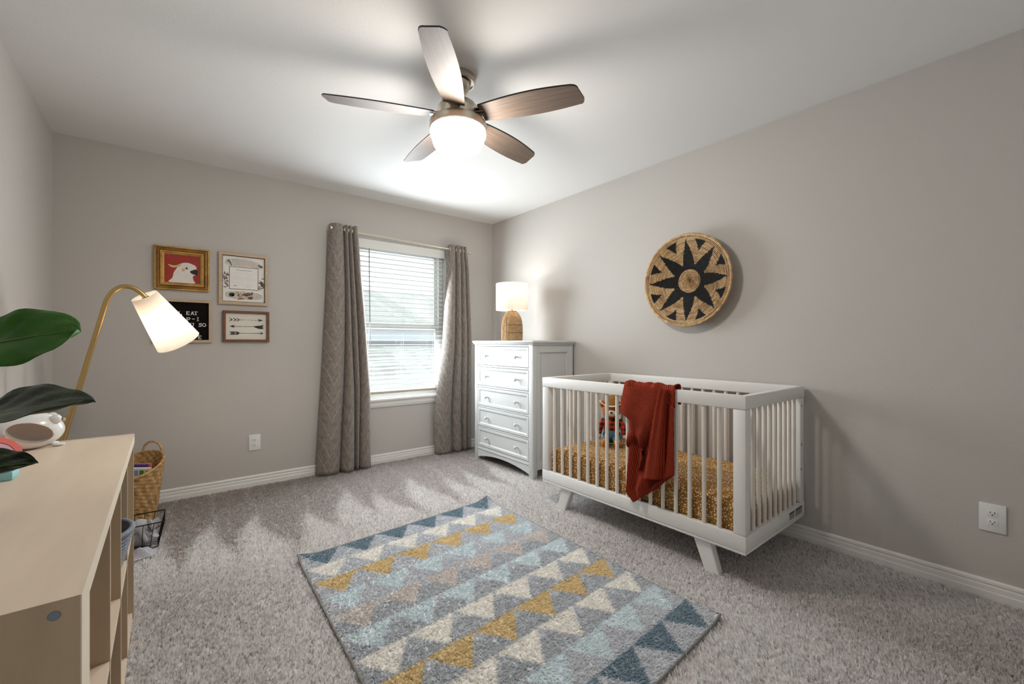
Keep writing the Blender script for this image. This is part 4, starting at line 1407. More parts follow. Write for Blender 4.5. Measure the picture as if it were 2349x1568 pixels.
# per-coil dyed pattern
for i in range(len(pts) - 1):
    c = i // 4
    rn = (c + 0.5) / NC
    for j in range(NT):
        t = math.degrees(2 * PI * (j + 0.5) / NT) + 0.3 * math.sin(c * 2.3)
        d8 = abs((t + 22.5) % 45 - 22.5)              # from the nearest ray
        dm = abs(t % 45 - 22.5)                       # from the nearest gap
        blk = False
        if 0.25 < rn < 0.93:
            half = 23.0 if rn < 0.375 else 20.5 * max(0, (0.95 - rn) / 0.575) ** 1.5
            blk = d8 < half
        if 0.69 < rn < 0.91 and dm < 7.8 * (rn - 0.67) / 0.24:
            blk = True
        if blk:
            m.mi[i * NT + j] = 1
        else:
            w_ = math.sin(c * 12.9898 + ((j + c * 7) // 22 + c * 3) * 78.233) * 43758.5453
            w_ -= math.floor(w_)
            m.mi[i * NT + j] = 2 if (i % 4 == 3 or (w_ > 0.80 and i % 4 == 2)) else (0 if w_ < 0.5 else 3)  # groove faces coloured dark as shade between coils, plus random dark strands
# rim and back
m.tube([(XR - dish(WBR) + 0.004, WBY + (WBR + 0.002) * math.cos(2 * PI * k / 72), WBZ + (WBR + 0.002) * math.sin(2 * PI * k / 72)) for k in range(72)], 0.0085, 8, closed=True)
back = [[(XR - max(0.001, dish(r) - 0.012), WBY + r * math.cos(2 * PI * j / 72), WBZ + r * math.sin(2 * PI * j / 72)) for j in range(72)] for r in (WBR, WBR * 0.8, WBR * 0.5, WBR * 0.2, 0.002)]
m.grid(back, wrap=True)
me = m.mesh('coiled_disc', [M['coil'], M['coil_black'], M['coil_shade_and_dark'], M['coil_pale']], ORG[wb.name], 60)
o = bpy.data.objects.new('coiled_disc', me)
col.objects.link(o)
o.parent = wb

# ------------------------------------------------------------------ rug and carpet pile
TLc, TRc, BRc, BLc = (0.510, 2.407), (1.752, 2.490), (1.738, 0.835), (0.475, 0.753)


def rug_xy(u, v):
    return ((TLc[0] * (1 - u) + TRc[0] * u) * (1 - v) + (BLc[0] * (1 - u) + BRc[0] * u) * v,
            (TLc[1] * (1 - u) + TRc[1] * u) * (1 - v) + (BLc[1] * (1 - u) + BRc[1] * u) * v)


def rug_z(u, v):
    z = 0.016
    for (cu, cv, a) in ((0, 0, 0.022), (1, 0, 0.026), (1, 1, 0.012)):
        d = np.hypot((u - cu) * 1.24, (v - cv) * 1.66)
        z = z + a * np.exp(-(d / 0.055) ** 1.5)
    return z


RC = [lin(c) for c in ('9daeb8', 'f7f4ef', 'ead9b2', 'e6edef', 'e6e0dc', 'e6edef', 'f7f4ef', 'ead9b2', 'f7f4ef', 'e6edef', '9daeb8')]
RG = np.array(lin('dedfe2'))
RG2 = np.array(lin('d3d5d8'))


def rug_colour(u, v):
    s, w = u * 6, v * 11
    k = np.clip(np.floor(w), 0, 10).astype(int)
    fu, fv = s - np.floor(s), w - np.floor(w)
    tri = np.abs(fu - 0.5) < 0.49 * (1 - fv)          # base at the far side, apex towards the near side
    gap = (fv > 0.35)[:, None]
    base = np.where(gap & (k > 3)[:, None] & (k < 9)[:, None], RG2[None, :], RG[None, :])
    return np.where(tri[:, None], np.array(RC)[k], base)


def pile(name, xy, z, colr, length, width, lean, parent, m):
    """many short bent blades, one mesh; xy (n,2), z (n,), colr (n,3)"""
    n = len(xy)
    a = rng.uniform(0, 2 * PI, n)
    ln = length * rng.uniform(0.7, 1.25, n)
    lx, ly = lean[:, 0] + rng.normal(0, 0.34, n), lean[:, 1] + rng.normal(0, 0.34, n)
    dx, dy = np.cos(a) * width * 0.5, np.sin(a) * width * 0.5
    V = np.empty((n, 5, 3), np.float32)
    bx, by = xy[:, 0], xy[:, 1]
    for q_, (fx, hh, ss) in enumerate(((0, 0, -1), (0, 0, 1), (0.45, 0.62, 1.05), (0.45, 0.62, -1.05), (1.0, 0.95, 0))):
        V[:, q_, 0] = bx + lx * ln * fx * 0.75 + dx * ss
        V[:, q_, 1] = by + ly * ln * fx * 0.75 + dy * ss
        V[:, q_, 2] = z + ln * hh
    me = bpy.data.meshes.new(name)
    me.vertices.add(n * 5)
    me.vertices.foreach_set('co', V.reshape(-1))
    base = (np.arange(n, dtype=np.int32) * 5)[:, None]
    loops = np.concatenate([base + np.array([0, 1, 2, 3], np.int32), base + np.array([3, 2, 4], np.int32)], axis=1).reshape(-1)
    me.loops.add(len(loops))
    me.loops.foreach_set('vertex_index', loops)
    me.polygons.add(2 * n)
    st = (np.arange(n, dtype=np.int32) * 7)[:, None] + np.array([0, 4], np.int32)
    me.polygons.foreach_set('loop_start', st.reshape(-1))
    me.update(calc_edges=True)
    ca = me.color_attributes.new('tint', 'FLOAT_COLOR', 'POINT')
    C = np.ones((n, 5, 4), np.float32)
    C[:, :, :3] = colr[:, None, :]
    ca.data.foreach_set('color', C.reshape(-1))
    me.materials.append(m)
    me.validate()
    o = bpy.data.objects.new(name, me)
    col.objects.link(o)
    o.parent = parent
    o.location = -ORG.get(parent.name, Vector((0, 0, 0)))
    o['kind'] = 'stuff'
    return o


rug = thing('area_rug', (1.12, 1.62, 0), 'low pile area rug with rows of coloured triangles on grey', 'rug')
m = MB()
NU, NV = 96, 132
top = [[(*rug_xy(j / NU, i / NV), float(rug_z(j / NU, i / NV)) - 0.004) for j in range(NU + 1)] for i in range(NV + 1)]
bot = [[(p[0], p[1], max(0.003, p[2] - 0.008)) for p in r] for r in top]
m.grid(top).grid(bot[::-1])
bk_o = m.build('backing', attr_mat('rug ground yarn', 'tint', 0.0), rug)
gv, gu = np.meshgrid(np.linspace(0, 1, NV + 1), np.linspace(0, 1, NU + 1), indexing='ij')
tint = rug_colour(np.clip(gu.ravel(), 0, 0.9999), np.clip(gv.ravel(), 0, 0.9999))
tint = np.concatenate([np.concatenate([tint, np.ones((len(tint), 1))], 1), np.tile([*lin('8e9093'), 1], (len(tint), 1))], 0)
bk_o.data.color_attributes.new('tint', 'FLOAT_COLOR', 'POINT').data.foreach_set('color', tint.astype(np.float32).ravel())
edge = [top[0][j] for j in range(NU + 1)] + [top[i][NU] for i in range(1, NV + 1)] + [top[NV][j] for j in range(NU - 1, -1, -1)] + [top[i][0] for i in range(NV - 1, 0, -1)]
MB().tube([(p[0], p[1], p[2] - 0.001) for p in edge], 0.0055, 6, closed=True).build('binding', M['binding'], rug, smooth=60)
n = 120000
uu, vv = rng.uniform(0.004, 0.996, n), rng.uniform(0.003, 0.997, n)
X_, Y_ = rug_xy(uu, vv)
c = rug_colour(uu + rng.normal(0, 0.0012, n), np.clip(vv + rng.normal(0, 0.0010, n), 0, 0.9999))
c = np.clip(c * rng.normal(1, 0.07, n)[:, None], 0, 1)
pile('pile', np.stack([X_, Y_], 1), rug_z(uu, vv) - 0.004, c, 0.0085, 0.0042, np.stack([0.55 + 0 * uu, -1.0 + 0 * uu], 1), rug, attr_mat('rug yarn', 'tint'))

# carpet pile: lean follows the vacuum strokes, which leave lighter wedges
n = 400000
P_ = np.stack([rng.uniform(XL + 0.02, XR - 0.016, n), rng.uniform(YF, YB - 0.016, n)], 1)
x, y = P_[:, 0], P_[:, 1]
keep = np.ones(n, bool)
keep &= ~((x < -0.13) & (y > 0.93) & (y < 2.31))                              # under the shelf
keep &= ~((x > 0.55) & (x < 1.70) & (y > 0.87) & (y < 2.38))                  # under the rug
d_ = x * math.sin(YAW) + y * math.cos(YAW)
l_ = x * math.cos(YAW) - y * math.sin(YAW)
keep &= (d_ > 0.9) & (np.abs(l_) < d_ * 1.9)
P_ = P_[keep]
x, y = P_[:, 0], P_[:, 1]
# wedges: strokes pulled from the window wall towards the room
s = (x - 0.10 + 0.10 * (3.6 - y) + 0.02 * np.sin(9 * y)) / 0.26
ph = s - np.floor(s)
jit = 0.12 * np.sin(np.floor(s) * 2.7) + 0.05 * np.sin(np.floor(s) * 5.1)
ph = np.clip(ph + 0.14 * np.sin(np.floor(s) * 1.9), 0, 1)
vlen = np.clip((3.28 + jit - y) / 0.62, 0, 1)
edge_w = (0.56 * vlen - np.abs(ph - 0.5) - 0.06) / 0.20 + rng.normal(0, 0.30, len(x))
inw = np.clip(0.5 + edge_w, 0, 1)
lt = 0.5 + 0.5 * np.sin(2.1 * x + 3.3 * y + 1.3 * np.sin(2.7 * x)) * np.sin(1.7 * y - 2.3 * x + 0.7)
bl_ = np.clip((y - 2.35) / 0.35, 0, 1)
light = np.clip(bl_ * inw + (1 - bl_) * (0.45 + 0.5 * lt), 0, 1)
base = np.array(lin('d1cac7'))[None, :] * (1 - light[:, None]) + np.array(lin('f0eeed'))[None, :] * light[:, None]
spk = rng.choice([0.62, 0.9, 1.0, 1.08, 1.15], len(x), p=[0.10, 0.2, 0.35, 0.2, 0.15])
c = np.clip(base * spk[:, None], 0, 1)
lean = np.stack([0.25 + 0 * x, -0.75 + 1.5 * light], 1)
pile('carpet_pile', P_, np.zeros(len(x)), c, 0.014, 0.0052, lean, floor_o, attr_mat('carpet yarn', 'tint'))

# ------------------------------------------------------------------ cubby shelf
SA = math.radians(0.56)
SN, SF = (-0.106, 0.899), (-0.120, 2.338)
SD, SZ, SLN = 0.415, 0.749, math.hypot(SF[0] - SN[0], SF[1] - SN[1])
sh = thing('cubby_shelf', (-0.33, 1.62, 0), 'low pale birch cubby shelf with open square bays along the wall', 'shelf')


def S(a, b, z):
    """a: along from the near end, b: depth back from the front"""
    ux, uy = (SF[0] - SN[0]) / SLN, (SF[1] - SN[1]) / SLN
    return (SN[0] + ux * a - uy * b, SN[1] + uy * a + ux * b, z)


def sbox(a0, a1, b0, b1, z0, z1):
    return MB().hexa([S(a0, b0, z0), S(a1, b0, z0), S(a1, b1, z0), S(a0, b1, z0), S(a0, b0, z1), S(a1, b0, z1), S(a1, b1, z1), S(a0, b1, z1)])


TT = 0.020
tp = sbox(-0.0025, SLN + 0.001, -0.002, SD, SZ - 0.0007, SZ)
o_ = sbox(0.0165, SLN, 0.0012, SD, SZ - 0.019, SZ - 0.0007)
tp.add(o_.v, o_.f)
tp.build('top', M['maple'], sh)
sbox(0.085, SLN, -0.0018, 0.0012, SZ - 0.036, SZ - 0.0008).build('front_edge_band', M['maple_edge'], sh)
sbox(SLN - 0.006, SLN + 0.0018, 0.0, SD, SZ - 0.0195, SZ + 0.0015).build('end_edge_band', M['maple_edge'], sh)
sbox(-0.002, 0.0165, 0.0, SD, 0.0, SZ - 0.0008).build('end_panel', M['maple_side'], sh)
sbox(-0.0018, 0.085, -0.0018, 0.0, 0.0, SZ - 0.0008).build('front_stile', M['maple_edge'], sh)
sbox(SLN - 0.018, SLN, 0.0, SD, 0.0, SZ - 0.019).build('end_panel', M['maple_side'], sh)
DV = (1.401 - 0.899, 1.722 - 0.899, 2.010 - 0.899)
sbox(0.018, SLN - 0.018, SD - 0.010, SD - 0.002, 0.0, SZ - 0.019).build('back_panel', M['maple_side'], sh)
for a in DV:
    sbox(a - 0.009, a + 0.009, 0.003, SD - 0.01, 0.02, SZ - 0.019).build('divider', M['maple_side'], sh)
edges = (0.018,) + DV + (SLN - 0.018,)
for i in range(4):
    a0, a1 = edges[i] + (0.009 if i else 0), edges[i + 1] - (0.009 if i < 3 else 0)
    sbox(a0, a1, 0.004, SD - 0.01, 0.349, 0.367).build('shelf_board', M['maple'], sh)
    sbox(a0, a1, 0.004, SD - 0.01, 0.010, 0.028).build('bottom_board', M['maple'], sh)
for (b, z) in ((0.0265, SZ - 0.0215), (SD - 0.06, SZ - 0.0215)):
    MB().lathe([(0.0001, 0.0016), (0.0062, 0.0014), (0.0072, 0.0), (0.0072, -0.002)], axis=(0, -1, 0), origin=S(-0.002, b, z), n=16).build('screw_cap', M['screw'], sh, smooth=40)

# grey rope basket in a bay
RX, RYc = S(1.722 - 0.899 + 0.144, 0.118, 0)[:2]
rb = thing('rope_basket', (RX, RYc, 0.367), 'grey coiled rope basket sitting in a bay of the cubby shelf', 'basket')
m = MB()
N = 13
for k in range(N):
    r = 0.092 + 0.040 * (k / (N - 1)) ** 0.8
    m.tube([(RX + r * math.cos(2 * PI * j / 40), RYc + r * math.sin(2 * PI * j / 40), 0.367 + 0.0065 + 0.0118 * k) for j in range(40)], 0.0066, 8, closed=True)
m.lathe([(0.0001, 0.369), (0.09, 0.369), (0.091, 0.374), (0.128, 0.52)], (RX, RYc), 40)
m.build('coils', M['rope'], rb, smooth=60)
m = MB()
r = 0.134
m.tube([(RX + r * math.cos(2 * PI * j / 40), RYc + r * math.sin(2 * PI * j / 40), 0.367 + 0.0065 + 0.0118 * (N - 1) + 0.008) for j in range(40)], 0.0085, 8, closed=True).build('rim', M['rope'], rb, smooth=60)
tb = MB()
tb.box(RX - 0.055, RX + 0.050, RYc - 0.045, RYc + 0.06, 0.376, 0.384)
for a in ((RX - 0.055, RX - 0.047, RYc - 0.045, RYc + 0.06), (RX + 0.042, RX + 0.05, RYc - 0.045, RYc + 0.06), (RX - 0.047, RX + 0.042, RYc - 0.045, RYc - 0.037), (RX - 0.047, RX + 0.042, RYc + 0.052, RYc + 0.06)):
    tb.box(*a, 0.384, 0.505, 0.002)
solo(tb, 'wooden_box', M['maple'], (RX, RYc, 0.376), 'small open wooden box standing inside the grey rope basket', 'box')

# ------------------------------------------------------------------ on the shelf
OX, OY, OZ = -0.395, 2.235, SZ
owl = thing('ceramic_owl', (OX, OY, OZ), 'white ceramic owl with a large oval opening in its side', 'ornament')
face = Vector((0.55, 0.30, 0)).normalized()
side = Vector((0.42, -0.91, 0)).normalized()
def owlfn(p):
    w = Vector(p)
    w.x *= 1.0 - 0.10 * (w.z / 0.07)
    w.y *= 1.0 - 0.06 * (w.z / 0.07)
    return w


Ro = Matrix.Rotation(math.radians(27), 3, 'Z')
bo = MB().ellipsoid((OX, OY, OZ + 0.066), (0.094, 0.068, 0.066), Ro, 64, 40, fn=owlfn).build('body', [M['ceramic'], M['ceramic_in']], owl, smooth=50)
Rt = Ro @ Matrix.Rotation(math.radians(20), 3, 'Y')
cut = MB().ellipsoid(Vector((OX, OY, OZ + 0.062)) + Ro @ Vector((-0.012, -0.062, 0)), (0.060, 0.048, 0.034), Rt, 48, 28, mi=0).build('opening_cutter', [M['ceramic_in']], owl, smooth=50)
bmod = bo.modifiers.new('opening', 'BOOLEAN')
bmod.object, bmod.operation, bmod.solver, bmod.material_mode = cut, 'DIFFERENCE', 'EXACT', 'TRANSFER'
dg = bpy.context.evaluated_depsgraph_get()
bo_me = bpy.data.meshes.new_from_object(bo.evaluated_get(dg))
bo.modifiers.clear()
bo.data = bo_me
bpy.data.objects.remove(cut)
ex = Ro @ Vector((1, 0, 0)); ey = Ro @ Vector((0, -1, 0))
for s in (1, -0.35):
    d = (ex * 0.78 + ey * 0.60 * s).normalized()
    c = Vector((OX, OY, OZ + 0.100)) + Vector((d.x * 0.072, d.y * 0.072, 0))
    MB().ellipsoid(c, (0.016, 0.016, 0.018)).build('eye_disc', M['ceramic'], owl, smooth=180)
    MB().ellipsoid(c + d * 0.0145, (0.0032, 0.0032, 0.004)).build('eye', M['ink'], owl, smooth=180)
MB().ellipsoid(Vector((OX, OY, OZ + 0.092)) + ex * 0.088 + ey * 0.016, (0.005, 0.005, 0.006)).build('beak', M['cheek'], owl, smooth=180)
for s in (0.55, -0.4):
    MB().ellipsoid(Vector((OX, OY, OZ + 0.006)) + ex * 0.070 + ey * 0.05 * s, (0.018, 0.012, 0.006), Ro).build('foot', M['ceramic'], owl, smooth=180)

# rainbow stacker: nested arches standing up
NX_, NY_ = -0.455, 2.100
rbw = thing('rainbow_toy', (NX_, NY_, SZ), 'pastel stacking rainbow arches beside the ceramic owl', 'toy')
for k, (ro, mk) in enumerate(((0.072, 'coral'), (0.054, 'lilac'), (0.037, 'orange'))):
    ri = ro - 0.016
    rows = []
    for j in range(25):
        a = PI * j / 24
        ring_ = []
        for (rr_, dd) in ((ri, -0.02), (ro, -0.02), (ro, 0.02), (ri, 0.02), (ri, -0.02)):
            ux = rr_ * math.cos(a)
            # arch spans along (0.80, 0.60), thickness across it
            ring_.append((NX_ + ux * 0.80 - dd * 0.60, NY_ + ux * 0.60 + dd * 0.80, SZ + rr_ * math.sin(a)))
        rows.append(ring_)
    mm = MB().grid(rows)
    for rg_ in (rows[0], rows[-1]):
        mm.add(rg_[:4], [(0, 1, 2, 3)])
    mm.build('arch', M[mk], rbw)
m = MB().box(-0.415, -0.337, 1.755, 1.823, SZ, SZ + 0.024, 0.004)
solo(m, 'toy_block', M['aqua'], (-0.376, 1.79, SZ), 'flat light aqua toy block on the shelf below the leaves', 'toy', smooth=35)
m = MB().box(-0.475, -0.418, 1.735, 1.800, SZ, SZ + 0.030, 0.004)
solo(m, 'toy_block', M['teal'], (-0.446, 1.77, SZ), 'dark teal toy block beside the aqua block', 'toy', smooth=35)

# potted fiddle leaf plant standing just outside the picture on the shelf
VX, VY = -0.425, 1.47
pl = thing('potted_plant', (VX, VY, SZ), 'potted plant with big glossy fiddle shaped leaves on the shelf', 'plant')
MB().lathe([(0.0001, SZ), (0.055, SZ), (0.060, SZ + 0.004), (0.070, SZ + 0.085), (0.073, SZ + 0.09), (0.073, SZ + 0.094), (0.066, SZ + 0.094), (0.064, SZ + 0.08)], (VX, VY), 32).build('pot', M['ceramic'], pl, smooth=40)
MB().lathe([(0.0001, SZ + 0.083), (0.065, SZ + 0.080)], (VX, VY), 24).build('soil', M['soil'], pl)
MB().tube([(VX, VY, SZ + 0.07), (VX + 0.006, VY + 0.004, SZ + 0.2), (VX - 0.004, VY + 0.006, SZ + 0.34), (VX, VY, SZ + 0.46)], [0.008, 0.007, 0.006, 0.004], 10).build('stem', M['stem'], pl, smooth=60)


def leaf(base, tip, up, width, mk, droop=0.02, cup=0.12, wave=0.006, blunt=True, ph=0.0):
    base, tip, up = Vector(base), Vector(tip), Vector(up)
    d = tip - base
    L = d.length
    d.normalize()
    w = d.cross(up).normalized()
    n = w.cross(d).normalized()
    NL, NW = 26, 12
    rows = []
    for i in range(NL + 1):
        t = i / NL
        if blunt:      # fiddle outline: narrow waist, broad rounded end
            hw = width * 0.5 * (0.62 * math.sin(PI * min(1, t * 1.25)) ** 0.7 * (t < 0.8) * (1 - t) + math.sin(PI * t ** 1.7) ** 0.62 * (0.35 + 0.65 * t)) * (1 if t < 1 else 0)
        else:
            hw = width * 0.5 * math.sin(PI * t ** 0.85) ** 0.75
        hw = max(hw, 0.0015)
        row = []
        for j in range(NW + 1):
            s = -1 + 2 * j / NW
            p = base + d * (L * t) + n * (droop * math.sin(PI * t)) + w * (hw * s)
            p = p + n * (cup * hw * s * s + wave * math.sin(9 * t + 3 * abs(s) + ph + (1.5 if s > 0 else 0)) * abs(s) + 0.0022 * math.cos(26 * (t - 0.35 * abs(s))) * min(1, 3 * abs(s)))
            row.append(p)
        rows.append(row)
    lf = MB().grid(rows).build('leaf', M[mk], pl, smooth=180)
    md = lf.modifiers.new('thickness', 'SOLIDIFY')
    md.thickness = 0.0012
    path = [base + d * (L * i / NL) + n * (droop * math.sin(PI * i / NL) + 0.0006) for i in range(NL)]
    MB().tube(path, [0.0026 * (1 - 0.8 * i / NL) for i in range(NL)], 6).build('midrib', M['vein'], lf, smooth=60)
    st = Vector((VX, VY, max(SZ + 0.1, min(SZ + 0.45, base.z - 0.03))))
    MB().tube([st, (st + base) / 2 + Vector((0, 0, 0.008)), base], 0.0028, 6).build('petiole', M['vein'], lf, smooth=60)


leaf((VX + 0.02, VY + 0.01, 1.080), (-0.160, 1.345, 1.150), (0.30, -0.74, 0.60), 0.175, 'leaf', 0.012, 0.10, 0.008, True)
leaf((VX + 0.03, VY - 0.01, 0.930), (-0.126, 1.250, 1.000), (0.14, -0.52, 0.84), 0.165, 'leaf_dark', 0.014, 0.20, 0.006, False, 1.0)
leaf((VX + 0.02, VY - 0.01, 0.825), (-0.232, 1.395, 0.858), (0.12, -0.50, 0.85), 0.120, 'leaf_dark', 0.010, 0.2, 0.005, False, 2.0)
leaf((VX - 0.02, VY + 0.02, 1.05), (VX - 0.12, VY + 0.24, 1.10), (-0.2, -0.2, 0.95), 0.15, 'leaf', 0.02, 0.1, 0.006, True, 0.6)
leaf((VX - 0.01, VY - 0.02, 1.12), (VX - 0.10, VY - 0.26, 1.20), (0.2, 0.2, 0.95), 0.16, 'leaf', 0.02, 0.1, 0.006, True, 1.6)
leaf((VX + 0.01, VY - 0.02, 0.93), (VX - 0.05, VY - 0.25, 0.96), (0.2, 0.1, 0.95), 0.14, 'leaf', 0.02, 0.1, 0.006, True, 2.6)
leaf((VX, VY, 1.20), (VX - 0.08, VY - 0.02, 1.40), (0.9, -0.3, 0.3), 0.13, 'leaf', 0.02, 0.1, 0.006, True, 3.6)

# ------------------------------------------------------------------ floor lamp behind the shelf
LX, LY = -0.47, 3.0
fl = thing('floor_lamp', (LX, LY, 0), 'brass arched floor lamp with a tilted white cone shade', 'floor lamp')
MB().lathe([(0.0001, 0.0), (0.085, 0.0), (0.088, 0.004), (0.088, 0.016), (0.084, 0.022), (0.02, 0.024), (0.014, 0.034), (0.012, 0.05)], (LX, LY), 36).build('base', M['brass'], fl, smooth=35)
pth = [Vector((LX, LY, 0.02)), Vector((LX, LY, 0.25))]
pth += bez((LX, LY, 0.25), (LX, LY, 0.42), (-0.44, LY, 0.55), (-0.412, LY, 0.656), 8)
pth += [Vector((-0.412 + (-0.262 + 0.412) * k / 6, LY, 0.656 + (1.325 - 0.656) * k / 6)) for k in range(1, 7)]
pth += bez((-0.262, LY, 1.325), (-0.236, LY, 1.425), (-0.165, LY + 0.005, 1.450), (-0.108, LY + 0.01, 1.365), 14)[1:]
MB().tube(pth, 0.0118, 14).build('pole', M['brass'], fl, smooth=60)
sa = Vector((0.145, 0.085, -0.245)).normalized()
so = Vector((-0.108, LY + 0.01, 1.365)) - sa * 0.010
SL = 0.297
prof = [(0.060, 0.0), (0.108, SL), (0.1065, SL), (0.0585, 0.0), (0.060, 0.0)]
MB().lathe(prof, axis=sa, origin=so, n=56).build('shade', M['shade'], fl, smooth=40)
MB().lathe([(0.018, 0.01), (0.018, 0.075), (0.0001, 0.078)], axis=sa, origin=so, n=16, cap0=True).build('socket', M['brass'], fl, smooth=40)
for k in range(3):
    a = sa.orthogonal().normalized()
    a = Matrix.Rotation(2 * PI * k / 3, 3, sa) @ a
    MB().tube([so + sa * 0.03 + a * 0.016, so + sa * 0.012 + a * 0.0595], 0.0016, 6).build('spider_arm', M['brass'], fl)
MB().ellipsoid(so + sa * 0.125, (0.026, 0.026, 0.03)).build('bulb', M['bulb'], fl, smooth=180)
lamp_light('floor_lamp_light', so + sa * 0.185, 0.55, (1.0, 0.85, 0.70), 0.02)

# ------------------------------------------------------------------ baskets in the corner
GX, GY = -0.180, 3.50
sg = thing('seagrass_basket', (GX, GY, 0), 'tall woven seagrass basket with a loop handle in the corner', 'basket')
hdir = math.atan2(0.80, 0.60)
m = MB()
NZ, NT = 66, 120
def rim_z(t):
    return 0.366 + 0.058 * math.cos(t - hdir)
rows, inner = [], []
for i in range(NZ + 1):
    f_ = i / NZ
    ro_, ri_ = [], []
    for j in range(NT):
        t = 2 * PI * j / NT
        z = rim_z(t) * f_
        r = 0.096 + 0.052 * f_ ** 0.85
        b = 0.0052 * math.sin(j * PI / 3 + (PI / 2 if (i // 3) % 2 else 0) * 1.0 + i * 0.35) * abs(math.sin(PI * (i % 3 + 0.5) / 3))
        ro_.append((GX + (r + b) * math.cos(t), GY + (r + b) * math.sin(t), z + 0.001))
        ri_.append((GX + (r - 0.010 + b) * math.cos(t), GY + (r - 0.010 + b) * math.sin(t), max(0.012, z)))
    rows.append(ro_)
    inner.append(ri_)
m.grid(rows, wrap=True)
m.grid([rows[-1], inner[-1]], wrap=True)
m.grid(inner[::-1], wrap=True)
m.lathe([(0.0001, 0.008), (0.097, 0.008)], (GX, GY), 40)
m.build('woven_body', M['seagrass'], sg, smooth=60)
m = MB()
m.tube([(GX + 0.144 * math.cos(2 * PI * j / 60), GY + 0.144 * math.sin(2 * PI * j / 60), rim_z(2 * PI * j / 60)) for j in range(60)], 0.008, 8, closed=True)
m.build('rim', M['seagrass'], sg, smooth=60)
for sg_ in (0, 1):
    hc = Vector((GX + 0.143 * math.cos(hdir + PI * sg_), GY + 0.143 * math.sin(hdir + PI * sg_), 0.425 if sg_ == 0 else 0.40))
    tang = Vector((-math.sin(hdir), math.cos(hdir), 0))
    if sg_ == 0:
        MB().tube([hc + tang * (0.058 * math.cos(2 * PI * k / 28)) + Vector((0, 0, 0.062 * math.sin(2 * PI * k / 28))) for k in range(28)], 0.0075, 8, closed=True).build('handle', M['rattan'], sg, smooth=60)
# things standing in it
bk1 = MB()
A = Vector((0.80, -0.60, 0)).normalized()
Nn = Vector((0.60, 0.80, 0)).normalized()


def board(c, w, h, th, z0, lean):
    """upright card facing the camera, leaning back"""
    c = Vector(c)
    o_ = Nn * (lean * h)
    return MB().hexa([c - A * w - Nn * th + Vector((0, 0, z0)), c + A * w - Nn * th + Vector((0, 0, z0)), c + A * w + Nn * th + Vector((0, 0, z0)), c - A * w + Nn * th + Vector((0, 0, z0)),
                      c - A * w - Nn * th + o_ + Vector((0, 0, z0 + h)), c + A * w - Nn * th + o_ + Vector((0, 0, z0 + h)), c + A * w + Nn * th + o_ + Vector((0, 0, z0 + h)), c - A * w + Nn * th + o_ + Vector((0, 0, z0 + h))])


cb = Vector((GX, GY, 0)) - Nn * 0.01
bx_ = thing('colour_box', (cb.x, cb.y, 0.05), 'white box printed with a row of coloured squares in the seagrass basket', 'box')
board(cb, 0.095, 0.325, 0.010, 0.03, 0.05).build('card', M['paper'], bx_)
for k in range(6):
    cc = cb + A * (-0.080 + 0.033 * k) - Nn * (0.0108 - 0.05 * 0.30)
    p_ = MB().hexa([cc + A * s_ * 0.012 - Nn * d_k + Vector((0, 0, z_k)) for z_k in (0.312, 0.343) for (s_, d_k) in ((-1, 0.0012), (1, 0.0012), (1, 0), (-1, 0))])
    p_.build('square', SQ[k], bx_)
ob = cb - Nn * 0.036
solo(board(ob, 0.085, 0.262, 0.008, 0.03, 0.03), 'board_book', M['orangeb'], (ob.x, ob.y, 0.05), 'orange board book in the seagrass basket', 'book', group='books in the seagrass basket')
pb = cb + Nn * 0.035 - A * 0.03
solo(board(pb, 0.075, 0.335, 0.010, 0.03, 0.04), 'board_book', M['bow'], (pb.x, pb.y, 0.05), 'dark purple book in the seagrass basket', 'book', group='books in the seagrass basket')
pb = cb + Nn * 0.062 - A * 0.02
solo(board(pb, 0.075, 0.335, 0.008, 0.03, 0.03), 'board_book', M['pinkb'], (pb.x, pb.y, 0.05), 'pink book in the seagrass basket', 'book', group='books in the seagrass basket')

# black wire basket with a grey plush inside
wx, wy = -0.140, 3.115
wbk = thing('wire_basket', (wx, wy, 0), 'small black wire basket on the carpet beside the seagrass basket', 'basket')
hx0, hy0, hx1, hy1, hz = 0.082, 0.085, 0.112, 0.105, 0.150
c4b = [(wx - hx0, wy - hy0, 0.012), (wx + hx0, wy - hy0, 0.012), (wx + hx0, wy + hy0, 0.012), (wx - hx0, wy + hy0, 0.012)]
c4t = [(wx - hx1, wy - hy1, hz), (wx + hx1, wy - hy1, hz), (wx + hx1, wy + hy1, hz), (wx - hx1, wy + hy1, hz)]
MB().tube(c4t, 0.0032, 8, closed=True).build('top_ring', M['wire'], wbk, smooth=60)
MB().tube(c4b, 0.0024, 8, closed=True).build('bottom_ring', M['wire'], wbk, smooth=60)
for i in range(4):
    for k in range(5):
        f_ = k / 5
        a = Vector(c4b[i]).lerp(Vector(c4b[(i + 1) % 4]), f_)
        b = Vector(c4t[i]).lerp(Vector(c4t[(i + 1) % 4]), f_)
        MB().tube([a, b], 0.0016, 6).build('upright_wire', M['wire'], wbk)
for k in range(5):
    f_ = (k + 0.5) / 5
    a, b = Vector(c4b[0]).lerp(Vector(c4b[3]), f_), Vector(c4b[1]).lerp(Vector(c4b[2]), f_)
    MB().tube([a, b], 0.0016, 6).build('floor_wire', M['wire'], wbk)
MB().tube([(wx + 0.04, wy - hy1, hz), (wx + 0.055, wy - hy1 + 0.02, hz - 0.045), (wx + 0.095, wy - 0.02, hz - 0.045), (wx + hx1, wy - 0.03, hz)], 0.002, 6).build('handle_wire', M['wire'], wbk, smooth=60)

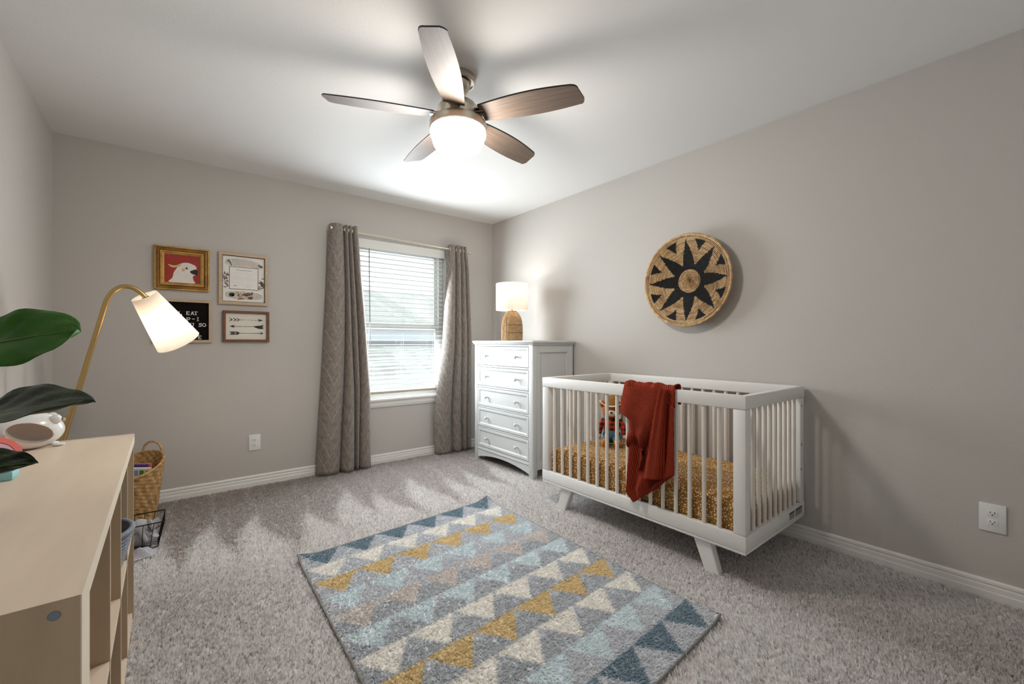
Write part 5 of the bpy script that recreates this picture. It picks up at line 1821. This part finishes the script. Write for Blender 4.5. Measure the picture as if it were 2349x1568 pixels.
ex_, ey_ = -0.130, 3.105
el = thing('plush_elephant', (ex_, ey_, 0.014), 'pale grey plush elephant flopped in the black wire basket', 'plush toy')
MB().ellipsoid((ex_, ey_, 0.070), (0.066, 0.066, 0.054)).build('body', M['plush_grey'], el, smooth=180)
hd = MB().ellipsoid((ex_ - 0.005, ey_ - 0.02, 0.120), (0.045, 0.045, 0.043)).build('head', M['plush_grey'], el, smooth=180)
for s in (-1, 1):
    MB().ellipsoid((ex_ - 0.005 + s * 0.042, ey_ - 0.035, 0.122), (0.012, 0.030, 0.038), Matrix.Rotation(0.5 * s, 3, 'Z')).build('ear', M['plush_grey'], hd, smooth=180)
MB().tube([(ex_, ey_ - 0.055, 0.112), (ex_ + 0.01, ey_ - 0.070, 0.085), (ex_ + 0.025, ey_ - 0.070, 0.055)], [0.018, 0.014, 0.010], 10).build('trunk', M['plush_grey'], hd, smooth=60)
MB().tube([(ex_ + 0.03, ey_, 0.09), (ex_ + 0.06, ey_ + 0.01, 0.12), (ex_ + 0.078, ey_ + 0.015, 0.135)], [0.022, 0.020, 0.017], 10).build('limb', M['plush_grey'], el, smooth=60)
MB().tube([(ex_ + 0.02, ey_ - 0.03, 0.05), (ex_ + 0.05, ey_ - 0.045, 0.045), (ex_ + 0.062, ey_ - 0.05, 0.07)], [0.024, 0.021, 0.018], 10).build('limb', M['plush_grey'], el, smooth=60)
# blanket crumpled on the carpet in front of it
m = MB()
rows = []
for i in range(25):
    row = []
    for j in range(25):
        u, v = i / 24, j / 24
        x = -0.30 + 0.24 * u
        y = 2.865 + 0.09 * v + 0.06 * u
        e = min(u, 1 - u, v, 1 - v) * 2
        z = 0.012 + 0.05 * smoothstep(0, 0.6, e) * (0.55 + 0.45 * math.sin(9 * u + 4 * v) * math.cos(7 * v - 3 * u)) + 0.006 * math.sin(21 * u + 17 * v) * e
        row.append((x, y, max(0.010, z)))
    rows.append(row)
m.grid(rows)
cl = solo(m, 'plush_cloth', M['plush_grey'], (-0.18, 2.95, 0.012), 'crumpled grey fleece on the carpet in front of the wire basket', 'blanket', smooth=180)
